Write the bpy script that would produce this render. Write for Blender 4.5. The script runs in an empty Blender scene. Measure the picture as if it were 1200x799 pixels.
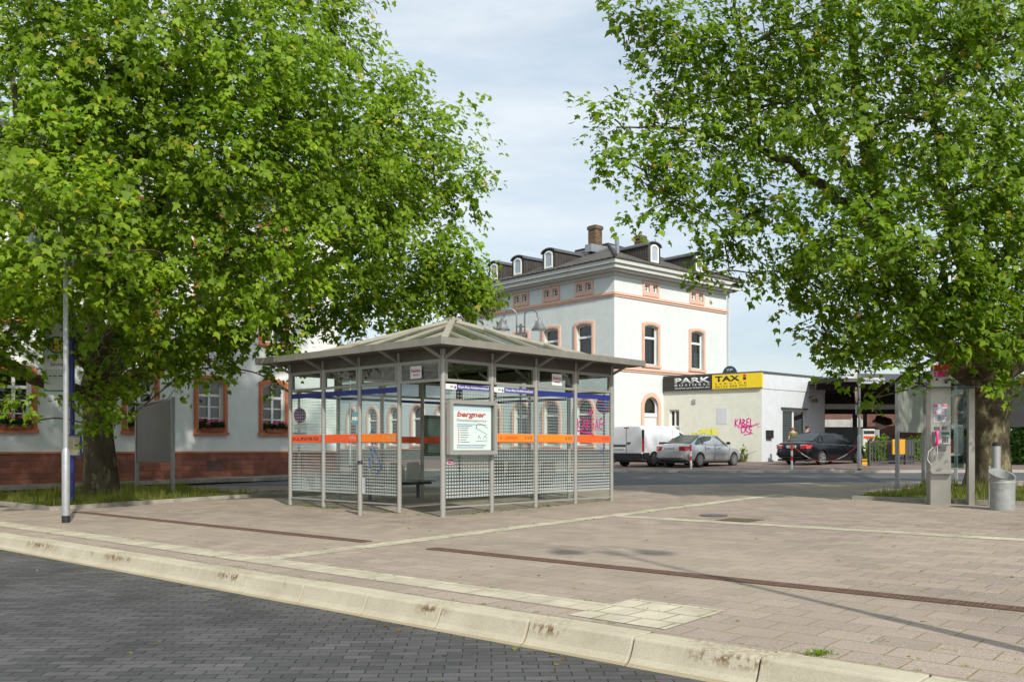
import bpy, bmesh, math, random
import numpy as np
from mathutils import Vector, Matrix, Euler
from mathutils.geometry import tessellate_polygon
R = math.radians
PI = math.pi
random.seed(7)
rng = np.random.default_rng(11)
sc = bpy.context.scene
col = sc.collection

# ------------------------------------------------------------------ survey
F = 1080.0            # focal length in pixels of the 1200 px wide photograph
EYE = 1.40            # eye height over the kerb
HOR = 525.0
KD = Vector((.752, -.659)); ND = Vector((.659, .752)); N0 = 5.72; SL = .0175

def G(x, y):
    n = x * ND.x + y * ND.y - N0
    return SL * min(max(n, 0.0), 40.0)

def KN(kx, n):
    v = KD * kx + ND * (n + N0)
    return v.x, v.y

def W3(kx, n, dz=0.0):
    x, y = KN(kx, n)
    return Vector((x, y, G(x, y) + dz))

def spot(x, y, dz=0.0):
    return Vector((x, y, G(x, y) + dz))

KROT = math.atan2(KD.y, KD.x)
KMAT = Matrix.Translation((ND.x * N0, ND.y * N0, 0)) @ Matrix.Rotation(KROT, 4, 'Z')

# ------------------------------------------------------------------ node helpers
def new_mat(name):
    m = bpy.data.materials.new(name); m.use_nodes = True
    nt = m.node_tree; nt.nodes.clear()
    out = nt.nodes.new('ShaderNodeOutputMaterial')
    return m, nt, out

def nd(nt, t, **kw):
    n = nt.nodes.new(t)
    for k, v in kw.items():
        if k.startswith('i_'):
            n.inputs[k[2:].replace('_', ' ')].default_value = v
        else:
            setattr(n, k, v)
    return n

def rgba(c): return (c[0], c[1], c[2], 1.0)

def mixc(nt, fac, a, b):
    n = nt.nodes.new('ShaderNodeMix'); n.data_type = 'RGBA'
    for s, v in ((0, fac), (6, a), (7, b)):
        if hasattr(v, 'links') or isinstance(v, bpy.types.NodeSocket): nt.links.new(v, n.inputs[s])
        elif s == 0: n.inputs[s].default_value = v
        else: n.inputs[s].default_value = rgba(v)
    return n.outputs[2]

def math_(nt, op, a, b=None, c=None):
    n = nt.nodes.new('ShaderNodeMath'); n.operation = op
    for i, v in enumerate((a, b, c)):
        if v is None: continue
        if isinstance(v, bpy.types.NodeSocket): nt.links.new(v, n.inputs[i])
        else: n.inputs[i].default_value = v
    return n.outputs[0]

def noise(nt, vec, scale, detail=4, rough=.55):
    n = nd(nt, 'ShaderNodeTexNoise'); n.inputs['Scale'].default_value = scale
    n.inputs['Detail'].default_value = detail; n.inputs['Roughness'].default_value = rough
    if vec is not None: nt.links.new(vec, n.inputs['Vector'])
    return n.outputs['Fac']

def ramp(nt, fac, *stops):
    n = nt.nodes.new('ShaderNodeValToRGB'); nt.links.new(fac, n.inputs[0])
    el = n.color_ramp.elements
    while len(el) > len(stops): el.remove(el[-1])
    while len(el) < len(stops): el.new(.5)
    for e, (p, c) in zip(el, stops):
        e.position = p; e.color = rgba(c) if hasattr(c, '__len__') else (c, c, c, 1)
    return n.outputs[0]

def coord(nt, kind='Object'):
    return nt.nodes.new('ShaderNodeTexCoord').outputs[kind]

def bump(nt, h, strength, dist=.01):
    n = nd(nt, 'ShaderNodeBump'); n.inputs['Strength'].default_value = strength
    n.inputs['Distance'].default_value = dist; nt.links.new(h, n.inputs['Height'])
    return n.outputs[0]

def plain(name, c, rough=.6, metal=0., var=.12, scale=6., dirt=None, dirtscale=1.5, dirtpos=(.55, .75), bumpv=0., bscale=60., spec=.5, coat=0.):
    m, nt, out = new_mat(name)
    b = nd(nt, 'ShaderNodeBsdfPrincipled'); nt.links.new(b.outputs[0], out.inputs[0])
    b.inputs['Roughness'].default_value = rough; b.inputs['Metallic'].default_value = metal
    b.inputs['Specular IOR Level'].default_value = spec; b.inputs['Coat Weight'].default_value = coat
    b.inputs['Coat Roughness'].default_value = .04
    co = coord(nt)
    f = noise(nt, co, scale, 5)
    cc = ramp(nt, f, (.3, [x * (1 - var) for x in c]), (.7, [min(1, x * (1 + var)) for x in c]))
    if dirt is not None:
        d = ramp(nt, noise(nt, co, dirtscale, 7, .65), (dirtpos[0], 0.), (dirtpos[1], 1.))
        cc = mixc(nt, d, cc, dirt)
    nt.links.new(cc, b.inputs['Base Color'])
    if bumpv:
        nt.links.new(bump(nt, noise(nt, co, bscale, 4), bumpv), b.inputs['Normal'])
    return m

def glass_mat(name, tint=(.93, .96, .94), rough=.0, spec=.08, haze=0., hazec=(.5, .5, .5)):
    m, nt, out = new_mat(name)
    t = nd(nt, 'ShaderNodeBsdfTransparent'); t.inputs[0].default_value = rgba(tint)
    g = nd(nt, 'ShaderNodeBsdfGlossy'); g.inputs['Roughness'].default_value = rough
    lw = nd(nt, 'ShaderNodeLayerWeight'); lw.inputs['Blend'].default_value = .5
    fac = math_(nt, 'MULTIPLY_ADD', math_(nt, 'POWER', lw.outputs['Facing'], 4.), .7, spec * .5)
    mx = nd(nt, 'ShaderNodeMixShader'); nt.links.new(fac, mx.inputs[0])
    nt.links.new(t.outputs[0], mx.inputs[1]); nt.links.new(g.outputs[0], mx.inputs[2])
    last = mx.outputs[0]
    if haze:
        d = nd(nt, 'ShaderNodeBsdfDiffuse'); d.inputs[0].default_value = rgba(hazec)
        tr = nd(nt, 'ShaderNodeBsdfTranslucent'); tr.inputs[0].default_value = rgba(hazec)
        ad = nd(nt, 'ShaderNodeMixShader'); ad.inputs[0].default_value = .5
        nt.links.new(d.outputs[0], ad.inputs[1]); nt.links.new(tr.outputs[0], ad.inputs[2])
        h = ramp(nt, noise(nt, coord(nt), 2.2, 6, .6), (.35, haze * .75), (.7, min(1, haze * 1.2)))
        m2 = nd(nt, 'ShaderNodeMixShader'); nt.links.new(h, m2.inputs[0])
        nt.links.new(last, m2.inputs[1]); nt.links.new(ad.outputs[0], m2.inputs[2])
        last = m2.outputs[0]
    nt.links.new(last, out.inputs[0])
    return m

# ------------------------------------------------------------------ mesh helpers
class MB:
    """collects shapes; build() links them as one mesh object"""
    def __init__(self, M=None):
        self.v = []; self.f = []; self.uv = []; self.M = M or Matrix.Identity(4)
    def add(self, vs, fs):
        o = len(self.v)
        for p in vs:
            p = Vector(p); self.uv.append((p.x, p.z)); self.v.append(self.M @ p)
        for f in fs: self.f.append(tuple(i + o for i in f))
        return self
    def box(self, x0, x1, y0, y1, z0, z1):
        vs = [(x, y, z) for z in (z0, z1) for y in (y0, y1) for x in (x0, x1)]
        return self.add(vs, [(0, 2, 3, 1), (4, 5, 7, 6), (0, 1, 5, 4), (2, 6, 7, 3), (0, 4, 6, 2), (1, 3, 7, 5)])
    def prism(self, poly, z0, z1):
        n = len(poly)
        vs = [(p[0], p[1], z0) for p in poly] + [(p[0], p[1], z1) for p in poly]
        fs = [tuple(reversed(range(n))), tuple(range(n, 2 * n))] + [(i, (i + 1) % n, n + (i + 1) % n, n + i) for i in range(n)]
        return self.add(vs, fs)
    def prismy(self, poly, y0, y1):
        """poly in (x, z), extruded along y (y0 outer / nearer)"""
        n = len(poly)
        vs = [(p[0], y0, p[1]) for p in poly] + [(p[0], y1, p[1]) for p in poly]
        fs = [tuple(range(n)), tuple(reversed(range(n, 2 * n)))] + [(i, n + i, n + (i + 1) % n, (i + 1) % n) for i in range(n)]
        return self.add(vs, fs)
    def ringy(self, outer, inner, y0, y1):
        """frame between two outlines of equal length in (x, z)"""
        n = len(outer)
        vs = [(p[0], y, p[1]) for y in (y0, y1) for P in (outer, inner) for p in P]
        fs = []
        for i in range(n):
            j = (i + 1) % n
            fs += [(i, j, n + j, n + i), (2 * n + i, 3 * n + i, 3 * n + j, 2 * n + j), (i, 2 * n + i, 2 * n + j, j), (n + i, n + j, 3 * n + j, 3 * n + i)]
        return self.add(vs, fs)
    def tube(self, pts, rad, seg=10, cap=True):
        pts = [Vector(p) for p in pts]
        if not hasattr(rad, '__len__'): rad = [rad] * len(pts)
        vs = []; fs = []; up = None
        for i, p in enumerate(pts):
            d = (pts[min(i + 1, len(pts) - 1)] - pts[max(i - 1, 0)]).normalized()
            if up is None:
                up = Vector((0, 0, 1)) if abs(d.z) < .9 else Vector((1, 0, 0))
            a = up - d * up.dot(d)
            if a.length < 1e-4: a = d.orthogonal()
            a.normalize(); b = d.cross(a); up = a
            for k in range(seg):
                t = 2 * PI * k / seg
                vs.append(p + (a * math.cos(t) + b * math.sin(t)) * rad[i])
        for i in range(len(pts) - 1):
            for k in range(seg):
                k2 = (k + 1) % seg
                fs.append((i * seg + k, i * seg + k2, (i + 1) * seg + k2, (i + 1) * seg + k))
        if cap:
            fs.append(tuple(reversed(range(seg)))); fs.append(tuple(range((len(pts) - 1) * seg, len(pts) * seg)))
        return self.add(vs, fs)
    def bar(self, p0, p1, w, h, up=(0, 0, 1)):
        p0 = Vector(p0); p1 = Vector(p1); d = (p1 - p0).normalized(); up = Vector(up)
        s = d.cross(up).normalized(); u = s.cross(d)
        vs = [p + s * a * w / 2 + u * b * h / 2 for p in (p0, p1) for a, b in ((-1, -1), (1, -1), (1, 1), (-1, 1))]
        return self.add(vs, [(3, 2, 1, 0), (4, 5, 6, 7), (0, 1, 5, 4), (1, 2, 6, 5), (2, 3, 7, 6), (3, 0, 4, 7)])
    def lathe(self, prof, seg=20, c=(0, 0, 0), axis='z'):
        c = Vector(c); vs = []; fs = []
        for r, z in prof:
            for k in range(seg):
                t = 2 * PI * k / seg
                p = (r * math.cos(t), r * math.sin(t), z) if axis == 'z' else (r * math.cos(t), z, r * math.sin(t))
                vs.append(c + Vector(p))
        n = len(prof)
        for i in range(n - 1):
            for k in range(seg):
                k2 = (k + 1) % seg
                fs.append((i * seg + k, i * seg + k2, (i + 1) * seg + k2, (i + 1) * seg + k))
        fs.append(tuple(reversed(range(seg)))); fs.append(tuple(range((n - 1) * seg, n * seg)))
        return self.add(vs, fs)
    def ball(self, c, r, seg=10, rings=7, sq=(1, 1, 1)):
        vs = []; fs = []; c = Vector(c)
        vs.append(c + Vector((0, 0, -r * sq[2])))
        for i in range(1, rings):
            a = -PI / 2 + PI * i / rings
            for k in range(seg):
                t = 2 * PI * k / seg
                vs.append(c + Vector((r * sq[0] * math.cos(a) * math.cos(t), r * sq[1] * math.cos(a) * math.sin(t), r * sq[2] * math.sin(a))))
        vs.append(c + Vector((0, 0, r * sq[2]))); e = len(vs) - 1
        for k in range(seg):
            k2 = (k + 1) % seg
            fs.append((0, 1 + k2, 1 + k)); fs.append((e, e - seg + k, e - seg + k2))
            for i in range(rings - 2):
                fs.append((1 + i * seg + k, 1 + i * seg + k2, 1 + (i + 1) * seg + k2, 1 + (i + 1) * seg + k))
        return self.add(vs, fs)
    def ribbon(self, pts, w, y0=0., th=.003):
        """flat stroke in the (x, z) plane at y0, raised th"""
        for a, b in zip(pts[:-1], pts[1:]):
            a = Vector(a); b = Vector(b); d = b - a
            if d.length < 1e-5: continue
            d.normalize(); s = Vector((-d.y, d.x)) * w / 2; a = a - d * w * .35; b = b + d * w * .35
            self.prismy([a + s, a - s, b - s, b + s], y0 - th, y0)
        return self
    def build(self, name, mat, parent=None, smooth=None, uv=False, bevel=0.):
        me = bpy.data.meshes.new(name)
        me.from_pydata([tuple(v) for v in self.v], [], self.f)
        if uv:
            l = me.uv_layers.new(name='UVMap')
            for lp in me.loops: l.data[lp.index].uv = self.uv[lp.vertex_index]
        bm = bmesh.new(); bm.from_mesh(me)
        bmesh.ops.recalc_face_normals(bm, faces=bm.faces)
        if bevel:
            bmesh.ops.bevel(bm, geom=[e for e in bm.edges if len(e.link_faces) == 2 and e.calc_face_angle(0) > R(40)], offset=bevel, segments=2, affect='EDGES', clamp_overlap=True)
        bm.to_mesh(me); bm.free()
        return link(name, me, mat, parent, smooth)

def link(name, me, mat, parent=None, smooth=None):
    if mat is not None:
        for m in (mat if isinstance(mat, (list, tuple)) else [mat]): me.materials.append(m)
    if smooth is not None:
        me.polygons.foreach_set('use_smooth', [True] * len(me.polygons))
        me.set_sharp_from_angle(angle=R(smooth))
    o = bpy.data.objects.new(name, me); col.objects.link(o)
    if parent is not None: o.parent = parent
    return o

def thing(name, label, cat, loc=(0, 0, 0), rz=0., group=None):
    o = bpy.data.objects.new(name, None); col.objects.link(o)
    o.location = loc; o.rotation_euler = (0, 0, rz); o.empty_display_size = .2
    return tag(o, label, cat, group)

def tag(o, label, cat, group=None):
    o['label'] = label; o['category'] = cat
    if group: o['group'] = group
    return o

def struct(o, kind='structure'):
    o['kind'] = kind; return o

def dup(root, loc, rz, label, group=None):
    r = root.copy(); col.objects.link(r); r.location = loc; r.rotation_euler = (0, 0, rz); r['label'] = label
    if group: r['group'] = group
    for ch in list(root.children):
        c = ch.copy(); col.objects.link(c); c.parent = r
        for g in ch.children:
            d = g.copy(); col.objects.link(d); d.parent = c
    return r

UP = Matrix.Rotation(R(90), 4, 'X')
def text(body, box, mat, parent, M=None, y=-.004, bold=0., shear=0., ext=.002, name='lettering', spacing=1.):
    """lettering fitted into box (x0, z0, x1, z1) on the plane y of the frame M"""
    cu = bpy.data.curves.new('txt', 'FONT'); cu.body = body; cu.size = 1; cu.offset = bold; cu.shear = shear
    cu.resolution_u = 3; cu.space_character = spacing
    ob = bpy.data.objects.new('txt', cu); col.objects.link(ob)
    dg = bpy.context.evaluated_depsgraph_get()
    me = bpy.data.meshes.new_from_object(ob.evaluated_get(dg))
    bpy.data.objects.remove(ob); bpy.data.curves.remove(cu)
    n = len(me.vertices); a = np.zeros(n * 3); me.vertices.foreach_get('co', a); a = a.reshape(-1, 3)
    lo = a.min(0); hi = a.max(0)
    x0, z0, x1, z1 = box
    a[:, 0] = x0 + (a[:, 0] - lo[0]) / max(1e-6, hi[0] - lo[0]) * (x1 - x0)
    zz = z0 + (a[:, 1] - lo[1]) / max(1e-6, hi[1] - lo[1]) * (z1 - z0)
    b = np.stack([a[:, 0], np.full(n, y), zz], 1)
    me.vertices.foreach_set('co', b.ravel())
    bm = bmesh.new(); bm.from_mesh(me)
    r = bmesh.ops.extrude_face_region(bm, geom=list(bm.faces))
    bmesh.ops.translate(bm, verts=[g for g in r['geom'] if isinstance(g, bmesh.types.BMVert)], vec=(0, -ext, 0))
    bmesh.ops.recalc_face_normals(bm, faces=bm.faces)
    if M is not None: bm.transform(M)
    bm.to_mesh(me); bm.free(); me.name = name; me.materials.clear()
    return link(name, me, mat, parent)

# ------------------------------------------------------------------ materials
M = {}
def mk_paving():
    m, nt, out = new_mat('pink concrete paving')
    b = nd(nt, 'ShaderNodeBsdfPrincipled'); nt.links.new(b.outputs[0], out.inputs[0]); b.inputs['Roughness'].default_value = .9
    b.inputs['Specular IOR Level'].default_value = .25
    co = coord(nt)
    wob = nd(nt, 'ShaderNodeVectorMath', operation='SCALE'); wob.inputs['Scale'].default_value = .02
    nz = nd(nt, 'ShaderNodeTexNoise'); nz.inputs['Scale'].default_value = 3.; nt.links.new(co, nz.inputs['Vector']); nt.links.new(nz.outputs['Color'], wob.inputs[0])
    ad = nd(nt, 'ShaderNodeVectorMath', operation='ADD'); nt.links.new(co, ad.inputs[0]); nt.links.new(wob.outputs[0], ad.inputs[1])
    br = nd(nt, 'ShaderNodeTexBrick'); nt.links.new(ad.outputs[0], br.inputs['Vector'])
    br.inputs['Scale'].default_value = 1; br.inputs['Brick Width'].default_value = .40; br.inputs['Row Height'].default_value = .30
    br.inputs['Mortar Size'].default_value = .0065; br.inputs['Mortar Smooth'].default_value = .3; br.offset = .5
    br.inputs['Color1'].default_value = rgba((.352, .287, .236)); br.inputs['Color2'].default_value = rgba((.262, .216, .182)); br.inputs['Mortar'].default_value = rgba((.14, .117, .085))
    sp = ramp(nt, noise(nt, co, 75, 3, .8), (.30, .45), (.5, 1.), (.70, 1.55))
    st = ramp(nt, noise(nt, co, .45, 8, .68), (.3, .64), (.48, .97), (.72, 1.10))
    c1 = nd(nt, 'ShaderNodeMix', data_type='RGBA', blend_type='MULTIPLY'); c1.inputs[0].default_value = 1
    nt.links.new(br.outputs['Color'], c1.inputs[6]); nt.links.new(sp, c1.inputs[7])
    c2 = nd(nt, 'ShaderNodeMix', data_type='RGBA', blend_type='MULTIPLY'); c2.inputs[0].default_value = 1
    nt.links.new(c1.outputs[2], c2.inputs[6]); nt.links.new(st, c2.inputs[7])
    # ochre worn tint away from the kerb
    och = ramp(nt, noise(nt, co, .16, 3), (.42, 0.), (.66, .5))
    cc = mixc(nt, och, c2.outputs[2], (.34, .285, .222))
    moss = ramp(nt, noise(nt, co, 2.1, 6, .75), (.46, 0.), (.54, 1.))
    mz = math_(nt, 'MULTIPLY', moss, ramp(nt, br.outputs['Fac'], (.3, 0.), (.7, 1.)))
    mcol = ramp(nt, noise(nt, co, 5., 2), (.4, (.28, .2, .06)), (.6, (.15, .19, .03)))
    cc = mixc(nt, mz, cc, mcol)
    gum = nd(nt, 'ShaderNodeTexVoronoi'); gum.inputs['Scale'].default_value = 2.3; nt.links.new(co, gum.inputs['Vector'])
    g2 = math_(nt, 'LESS_THAN', gum.outputs['Distance'], .045)
    cc = mixc(nt, math_(nt, 'MULTIPLY', g2, .55), cc, (.13, .11, .1))
    nt.links.new(cc, b.inputs['Base Color'])
    h = math_(nt, 'SUBTRACT', math_(nt, 'MULTIPLY', noise(nt, co, 150, 3, .7), .25), br.outputs['Fac'])
    nt.links.new(bump(nt, h, .6, .006), b.inputs['Normal'])
    return m

def mk_setts():
    m, nt, out = new_mat('dark road setts')
    b = nd(nt, 'ShaderNodeBsdfPrincipled'); nt.links.new(b.outputs[0], out.inputs[0]); b.inputs['Roughness'].default_value = .75
    b.inputs['Specular IOR Level'].default_value = .35
    co = coord(nt)
    mp = nd(nt, 'ShaderNodeMapping'); mp.inputs['Rotation'].default_value = (0, 0, R(-43)); nt.links.new(co, mp.inputs[0])
    wob = nd(nt, 'ShaderNodeVectorMath', operation='SCALE'); wob.inputs['Scale'].default_value = .035
    nz = nd(nt, 'ShaderNodeTexNoise'); nz.inputs['Scale'].default_value = 2.5; nt.links.new(co, nz.inputs['Vector']); nt.links.new(nz.outputs['Color'], wob.inputs[0])
    ad = nd(nt, 'ShaderNodeVectorMath', operation='ADD'); nt.links.new(mp.outputs[0], ad.inputs[0]); nt.links.new(wob.outputs[0], ad.inputs[1])
    br = nd(nt, 'ShaderNodeTexBrick'); nt.links.new(ad.outputs[0], br.inputs['Vector'])
    br.inputs['Scale'].default_value = 1; br.inputs['Brick Width'].default_value = .225; br.inputs['Row Height'].default_value = .1125
    br.inputs['Mortar Size'].default_value = .006; br.inputs['Mortar Smooth'].default_value = .9; br.offset = .5
    br.inputs['Color1'].default_value = rgba((.100, .098, .099)); br.inputs['Color2'].default_value = rgba((.060, .059, .061)); br.inputs['Mortar'].default_value = rgba((.028, .027, .026))
    sp = ramp(nt, noise(nt, co, 160, 2, .8), (.3, .7), (.5, 1.), (.75, 1.45))
    st = ramp(nt, noise(nt, co, .8, 5, .6), (.3, .7), (.7, 1.25))
    c1 = nd(nt, 'ShaderNodeMix', data_type='RGBA', blend_type='MULTIPLY'); c1.inputs[0].default_value = 1
    nt.links.new(br.outputs['Color'], c1.inputs[6]); nt.links.new(sp, c1.inputs[7])
    c2 = nd(nt, 'ShaderNodeMix', data_type='RGBA', blend_type='MULTIPLY'); c2.inputs[0].default_value = 1
    nt.links.new(c1.outputs[2], c2.inputs[6]); nt.links.new(st, c2.inputs[7])
    sand = math_(nt, 'MULTIPLY', ramp(nt, noise(nt, co, 6., 5, .7), (.58, 0.), (.66, .7)), ramp(nt, br.outputs['Fac'], (.3, 0.), (.8, 1.)))
    cc = mixc(nt, sand, c2.outputs[2], (.17, .15, .1))
    nt.links.new(cc, b.inputs['Base Color'])
    h = math_(nt, 'SUBTRACT', math_(nt, 'MULTIPLY', noise(nt, co, 90, 3, .7), .3), br.outputs['Fac'])
    nt.links.new(bump(nt, h, 1., .012), b.inputs['Normal'])
    return m

def mk_kerb():
    m, nt, out = new_mat('kerb concrete')
    b = nd(nt, 'ShaderNodeBsdfPrincipled'); nt.links.new(b.outputs[0], out.inputs[0]); b.inputs['Roughness'].default_value = .9
    b.inputs['Specular IOR Level'].default_value = .2
    co = coord(nt)
    c = ramp(nt, noise(nt, co, 1.3, 7, .65), (.3, (.385, .345, .255)), (.7, (.52, .48, .365)))
    sp = ramp(nt, noise(nt, co, 70, 3, .8), (.25, .8), (.5, 1.), (.75, 1.12))
    c1 = nd(nt, 'ShaderNodeMix', data_type='RGBA', blend_type='MULTIPLY'); c1.inputs[0].default_value = 1
    nt.links.new(c, c1.inputs[6]); nt.links.new(sp, c1.inputs[7])
    # brown scabs below the top edge
    mp = nd(nt, 'ShaderNodeMapping'); mp.inputs['Scale'].default_value = (1, 1, .35); nt.links.new(co, mp.inputs[0])
    sx = nd(nt, 'ShaderNodeSeparateXYZ'); nt.links.new(co, sx.inputs[0])
    band = ramp(nt, sx.outputs['Z'], (0.0, 0.), (1., 0.))
    z0 = math_(nt, 'MULTIPLY_ADD', math_(nt, 'ABSOLUTE', math_(nt, 'ADD', sx.outputs['Z'], .04)), -18., 1.25)
    z0 = math_(nt, 'MAXIMUM', z0, 0.)
    loc = ramp(nt, noise(nt, co, .8, 3), (.50, .0), (.58, 1.))
    dn = math_(nt, 'MULTIPLY', ramp(nt, noise(nt, mp.outputs[0], 19, 5, .7), (.47, 0.), (.53, 1.)), math_(nt, 'MULTIPLY', z0, loc))
    cc = mixc(nt, math_(nt, 'MULTIPLY', dn, .85), c1.outputs[2], (.17, .11, .05))
    grime = ramp(nt, noise(nt, co, 3.5, 6, .7), (.55, 0.), (.8, .45))
    cc = mixc(nt, grime, cc, (.25, .2, .12))
    gv = math_(nt, 'MULTIPLY', math_(nt, 'LESS_THAN', sx.outputs['Z'], -.17), .6)
    cc = mixc(nt, gv, cc, (.24, .19, .1))
    nt.links.new(cc, b.inputs['Base Color'])
    nt.links.new(bump(nt, noise(nt, co, 55, 5, .7), .35, .008), b.inputs['Normal'])
    return m

def mk_brick(name, c1, c2, mortar, bw, rh, ms=.008, uvz=True, rough=.85, varscale=1.2, kind='UV', bumpd=.01, off=.5):
    m, nt, out = new_mat(name)
    b = nd(nt, 'ShaderNodeBsdfPrincipled'); nt.links.new(b.outputs[0], out.inputs[0]); b.inputs['Roughness'].default_value = rough
    b.inputs['Specular IOR Level'].default_value = .3
    co = coord(nt, kind)
    br = nd(nt, 'ShaderNodeTexBrick'); nt.links.new(co, br.inputs['Vector']); br.offset = off
    br.inputs['Scale'].default_value = 1; br.inputs['Brick Width'].default_value = bw; br.inputs['Row Height'].default_value = rh
    br.inputs['Mortar Size'].default_value = ms; br.inputs['Mortar Smooth'].default_value = .2
    br.inputs['Color1'].default_value = rgba(c1); br.inputs['Color2'].default_value = rgba(c2); br.inputs['Mortar'].default_value = rgba(mortar)
    st = ramp(nt, noise(nt, co, varscale, 7, .65), (.25, .65), (.5, 1.), (.75, 1.25))
    x = nd(nt, 'ShaderNodeMix', data_type='RGBA', blend_type='MULTIPLY'); x.inputs[0].default_value = 1
    nt.links.new(br.outputs['Color'], x.inputs[6]); nt.links.new(st, x.inputs[7]); nt.links.new(x.outputs[2], b.inputs['Base Color'])
    h = math_(nt, 'SUBTRACT', math_(nt, 'MULTIPLY', noise(nt, co, 40, 3, .7), .3), br.outputs['Fac'])
    nt.links.new(bump(nt, h, .6, bumpd), b.inputs['Normal'])
    return m

def mk_dots():
    m, nt, out = new_mat('dotted glass')
    uv = coord(nt, 'UV'); sx = nd(nt, 'ShaderNodeSeparateXYZ'); nt.links.new(uv, sx.inputs[0])
    x, z = sx.outputs['X'], sx.outputs['Y']
    fx = math_(nt, 'ABSOLUTE', math_(nt, 'SUBTRACT', math_(nt, 'FRACT', math_(nt, 'DIVIDE', x, .072)), .5))
    fz = math_(nt, 'ABSOLUTE', math_(nt, 'SUBTRACT', math_(nt, 'FRACT', math_(nt, 'DIVIDE', z, .064)), .5))
    mr = nd(nt, 'ShaderNodeMapRange'); nt.links.new(z, mr.inputs[0])
    mr.inputs[1].default_value = .4; mr.inputs[2].default_value = 1.5; mr.inputs[3].default_value = .36; mr.inputs[4].default_value = .15
    s = mr.outputs[0]
    k = math_(nt, 'MULTIPLY', math_(nt, 'LESS_THAN', fx, s), math_(nt, 'LESS_THAN', fz, s))
    k = math_(nt, 'MULTIPLY', k, math_(nt, 'MULTIPLY', math_(nt, 'GREATER_THAN', z, .44), math_(nt, 'LESS_THAN', z, 2.50)))
    t = nd(nt, 'ShaderNodeBsdfTransparent'); t.inputs[0].default_value = rgba((.94, .975, .96))
    g = nd(nt, 'ShaderNodeBsdfGlossy'); g.inputs['Roughness'].default_value = 0
    lw = nd(nt, 'ShaderNodeLayerWeight'); lw.inputs['Blend'].default_value = .5
    fac = math_(nt, 'MULTIPLY_ADD', math_(nt, 'POWER', lw.outputs['Facing'], 4.), .6, .02)
    mx = nd(nt, 'ShaderNodeMixShader'); nt.links.new(fac, mx.inputs[0]); nt.links.new(t.outputs[0], mx.inputs[1]); nt.links.new(g.outputs[0], mx.inputs[2])
    d = nd(nt, 'ShaderNodeBsdfDiffuse'); d.inputs[0].default_value = rgba((.74, .77, .77))
    tr = nd(nt, 'ShaderNodeBsdfTranslucent'); tr.inputs[0].default_value = rgba((.6, .65, .65))
    dm = nd(nt, 'ShaderNodeMixShader'); dm.inputs[0].default_value = .35; nt.links.new(d.outputs[0], dm.inputs[1]); nt.links.new(tr.outputs[0], dm.inputs[2])
    m2 = nd(nt, 'ShaderNodeMixShader'); nt.links.new(math_(nt, 'MULTIPLY', k, .62), m2.inputs[0]); nt.links.new(mx.outputs[0], m2.inputs[1]); nt.links.new(dm.outputs[0], m2.inputs[2])
    nt.links.new(m2.outputs[0], out.inputs[0])
    return m

def mk_leaf(name, dark, mid, lite, yel=(.30, .26, .03)):
    m, nt, out = new_mat(name)
    geo = nd(nt, 'ShaderNodeNewGeometry')
    rnd = geo.outputs['Random Per Island']
    c = ramp(nt, rnd, (0., dark), (.45, mid), (.97, lite), (.995, yel))
    big = ramp(nt, noise(nt, coord(nt), .55, 3), (.35, .78), (.65, 1.2))
    x = nd(nt, 'ShaderNodeMix', data_type='RGBA', blend_type='MULTIPLY'); x.inputs[0].default_value = 1
    nt.links.new(c, x.inputs[6]); nt.links.new(big, x.inputs[7]); c = x.outputs[2]
    b = nd(nt, 'ShaderNodeBsdfPrincipled'); b.inputs['Roughness'].default_value = .5; b.inputs['Specular IOR Level'].default_value = .22
    nt.links.new(c, b.inputs['Base Color'])
    tr = nd(nt, 'ShaderNodeBsdfTranslucent')
    hs = nd(nt, 'ShaderNodeMix', data_type='RGBA', blend_type='MULTIPLY'); hs.inputs[0].default_value = 1
    nt.links.new(c, hs.inputs[6]); hs.inputs[7].default_value = (1.5, 1.5, .5, 1); nt.links.new(hs.outputs[2], tr.inputs[0])
    mx = nd(nt, 'ShaderNodeMixShader'); mx.inputs[0].default_value = .50
    nt.links.new(b.outputs[0], mx.inputs[1]); nt.links.new(tr.outputs[0], mx.inputs[2]); nt.links.new(mx.outputs[0], out.inputs[0])
    return m

def mk_bark():
    m, nt, out = new_mat('plane bark')
    b = nd(nt, 'ShaderNodeBsdfPrincipled'); nt.links.new(b.outputs[0], out.inputs[0]); b.inputs['Roughness'].default_value = .9
    b.inputs['Specular IOR Level'].default_value = .2
    co = coord(nt)
    mp = nd(nt, 'ShaderNodeMapping'); mp.inputs['Scale'].default_value = (1, 1, .5); nt.links.new(co, mp.inputs[0])
    c = ramp(nt, noise(nt, mp.outputs[0], 3., 6, .65), (.3, (.062, .048, .031)), (.5, (.10, .08, .05)), (.7, (.145, .12, .075)))
    v = noise(nt, mp.outputs[0], 5.5, 3, .5)
    pt = ramp(nt, v, (.56, 0.), (.60, 1.))
    c = mixc(nt, math_(nt, 'MULTIPLY', pt, .7), c, (.23, .215, .12))
    pt2 = ramp(nt, noise(nt, mp.outputs[0], 9., 3, .5), (.60, 0.), (.63, 1.))
    c = mixc(nt, math_(nt, 'MULTIPLY', pt2, .6), c, (.06, .05, .03))
    nt.links.new(c, b.inputs['Base Color'])
    nt.links.new(bump(nt, noise(nt, mp.outputs[0], 16, 6, .7), .7, .03), b.inputs['Normal'])
    return m

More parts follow.
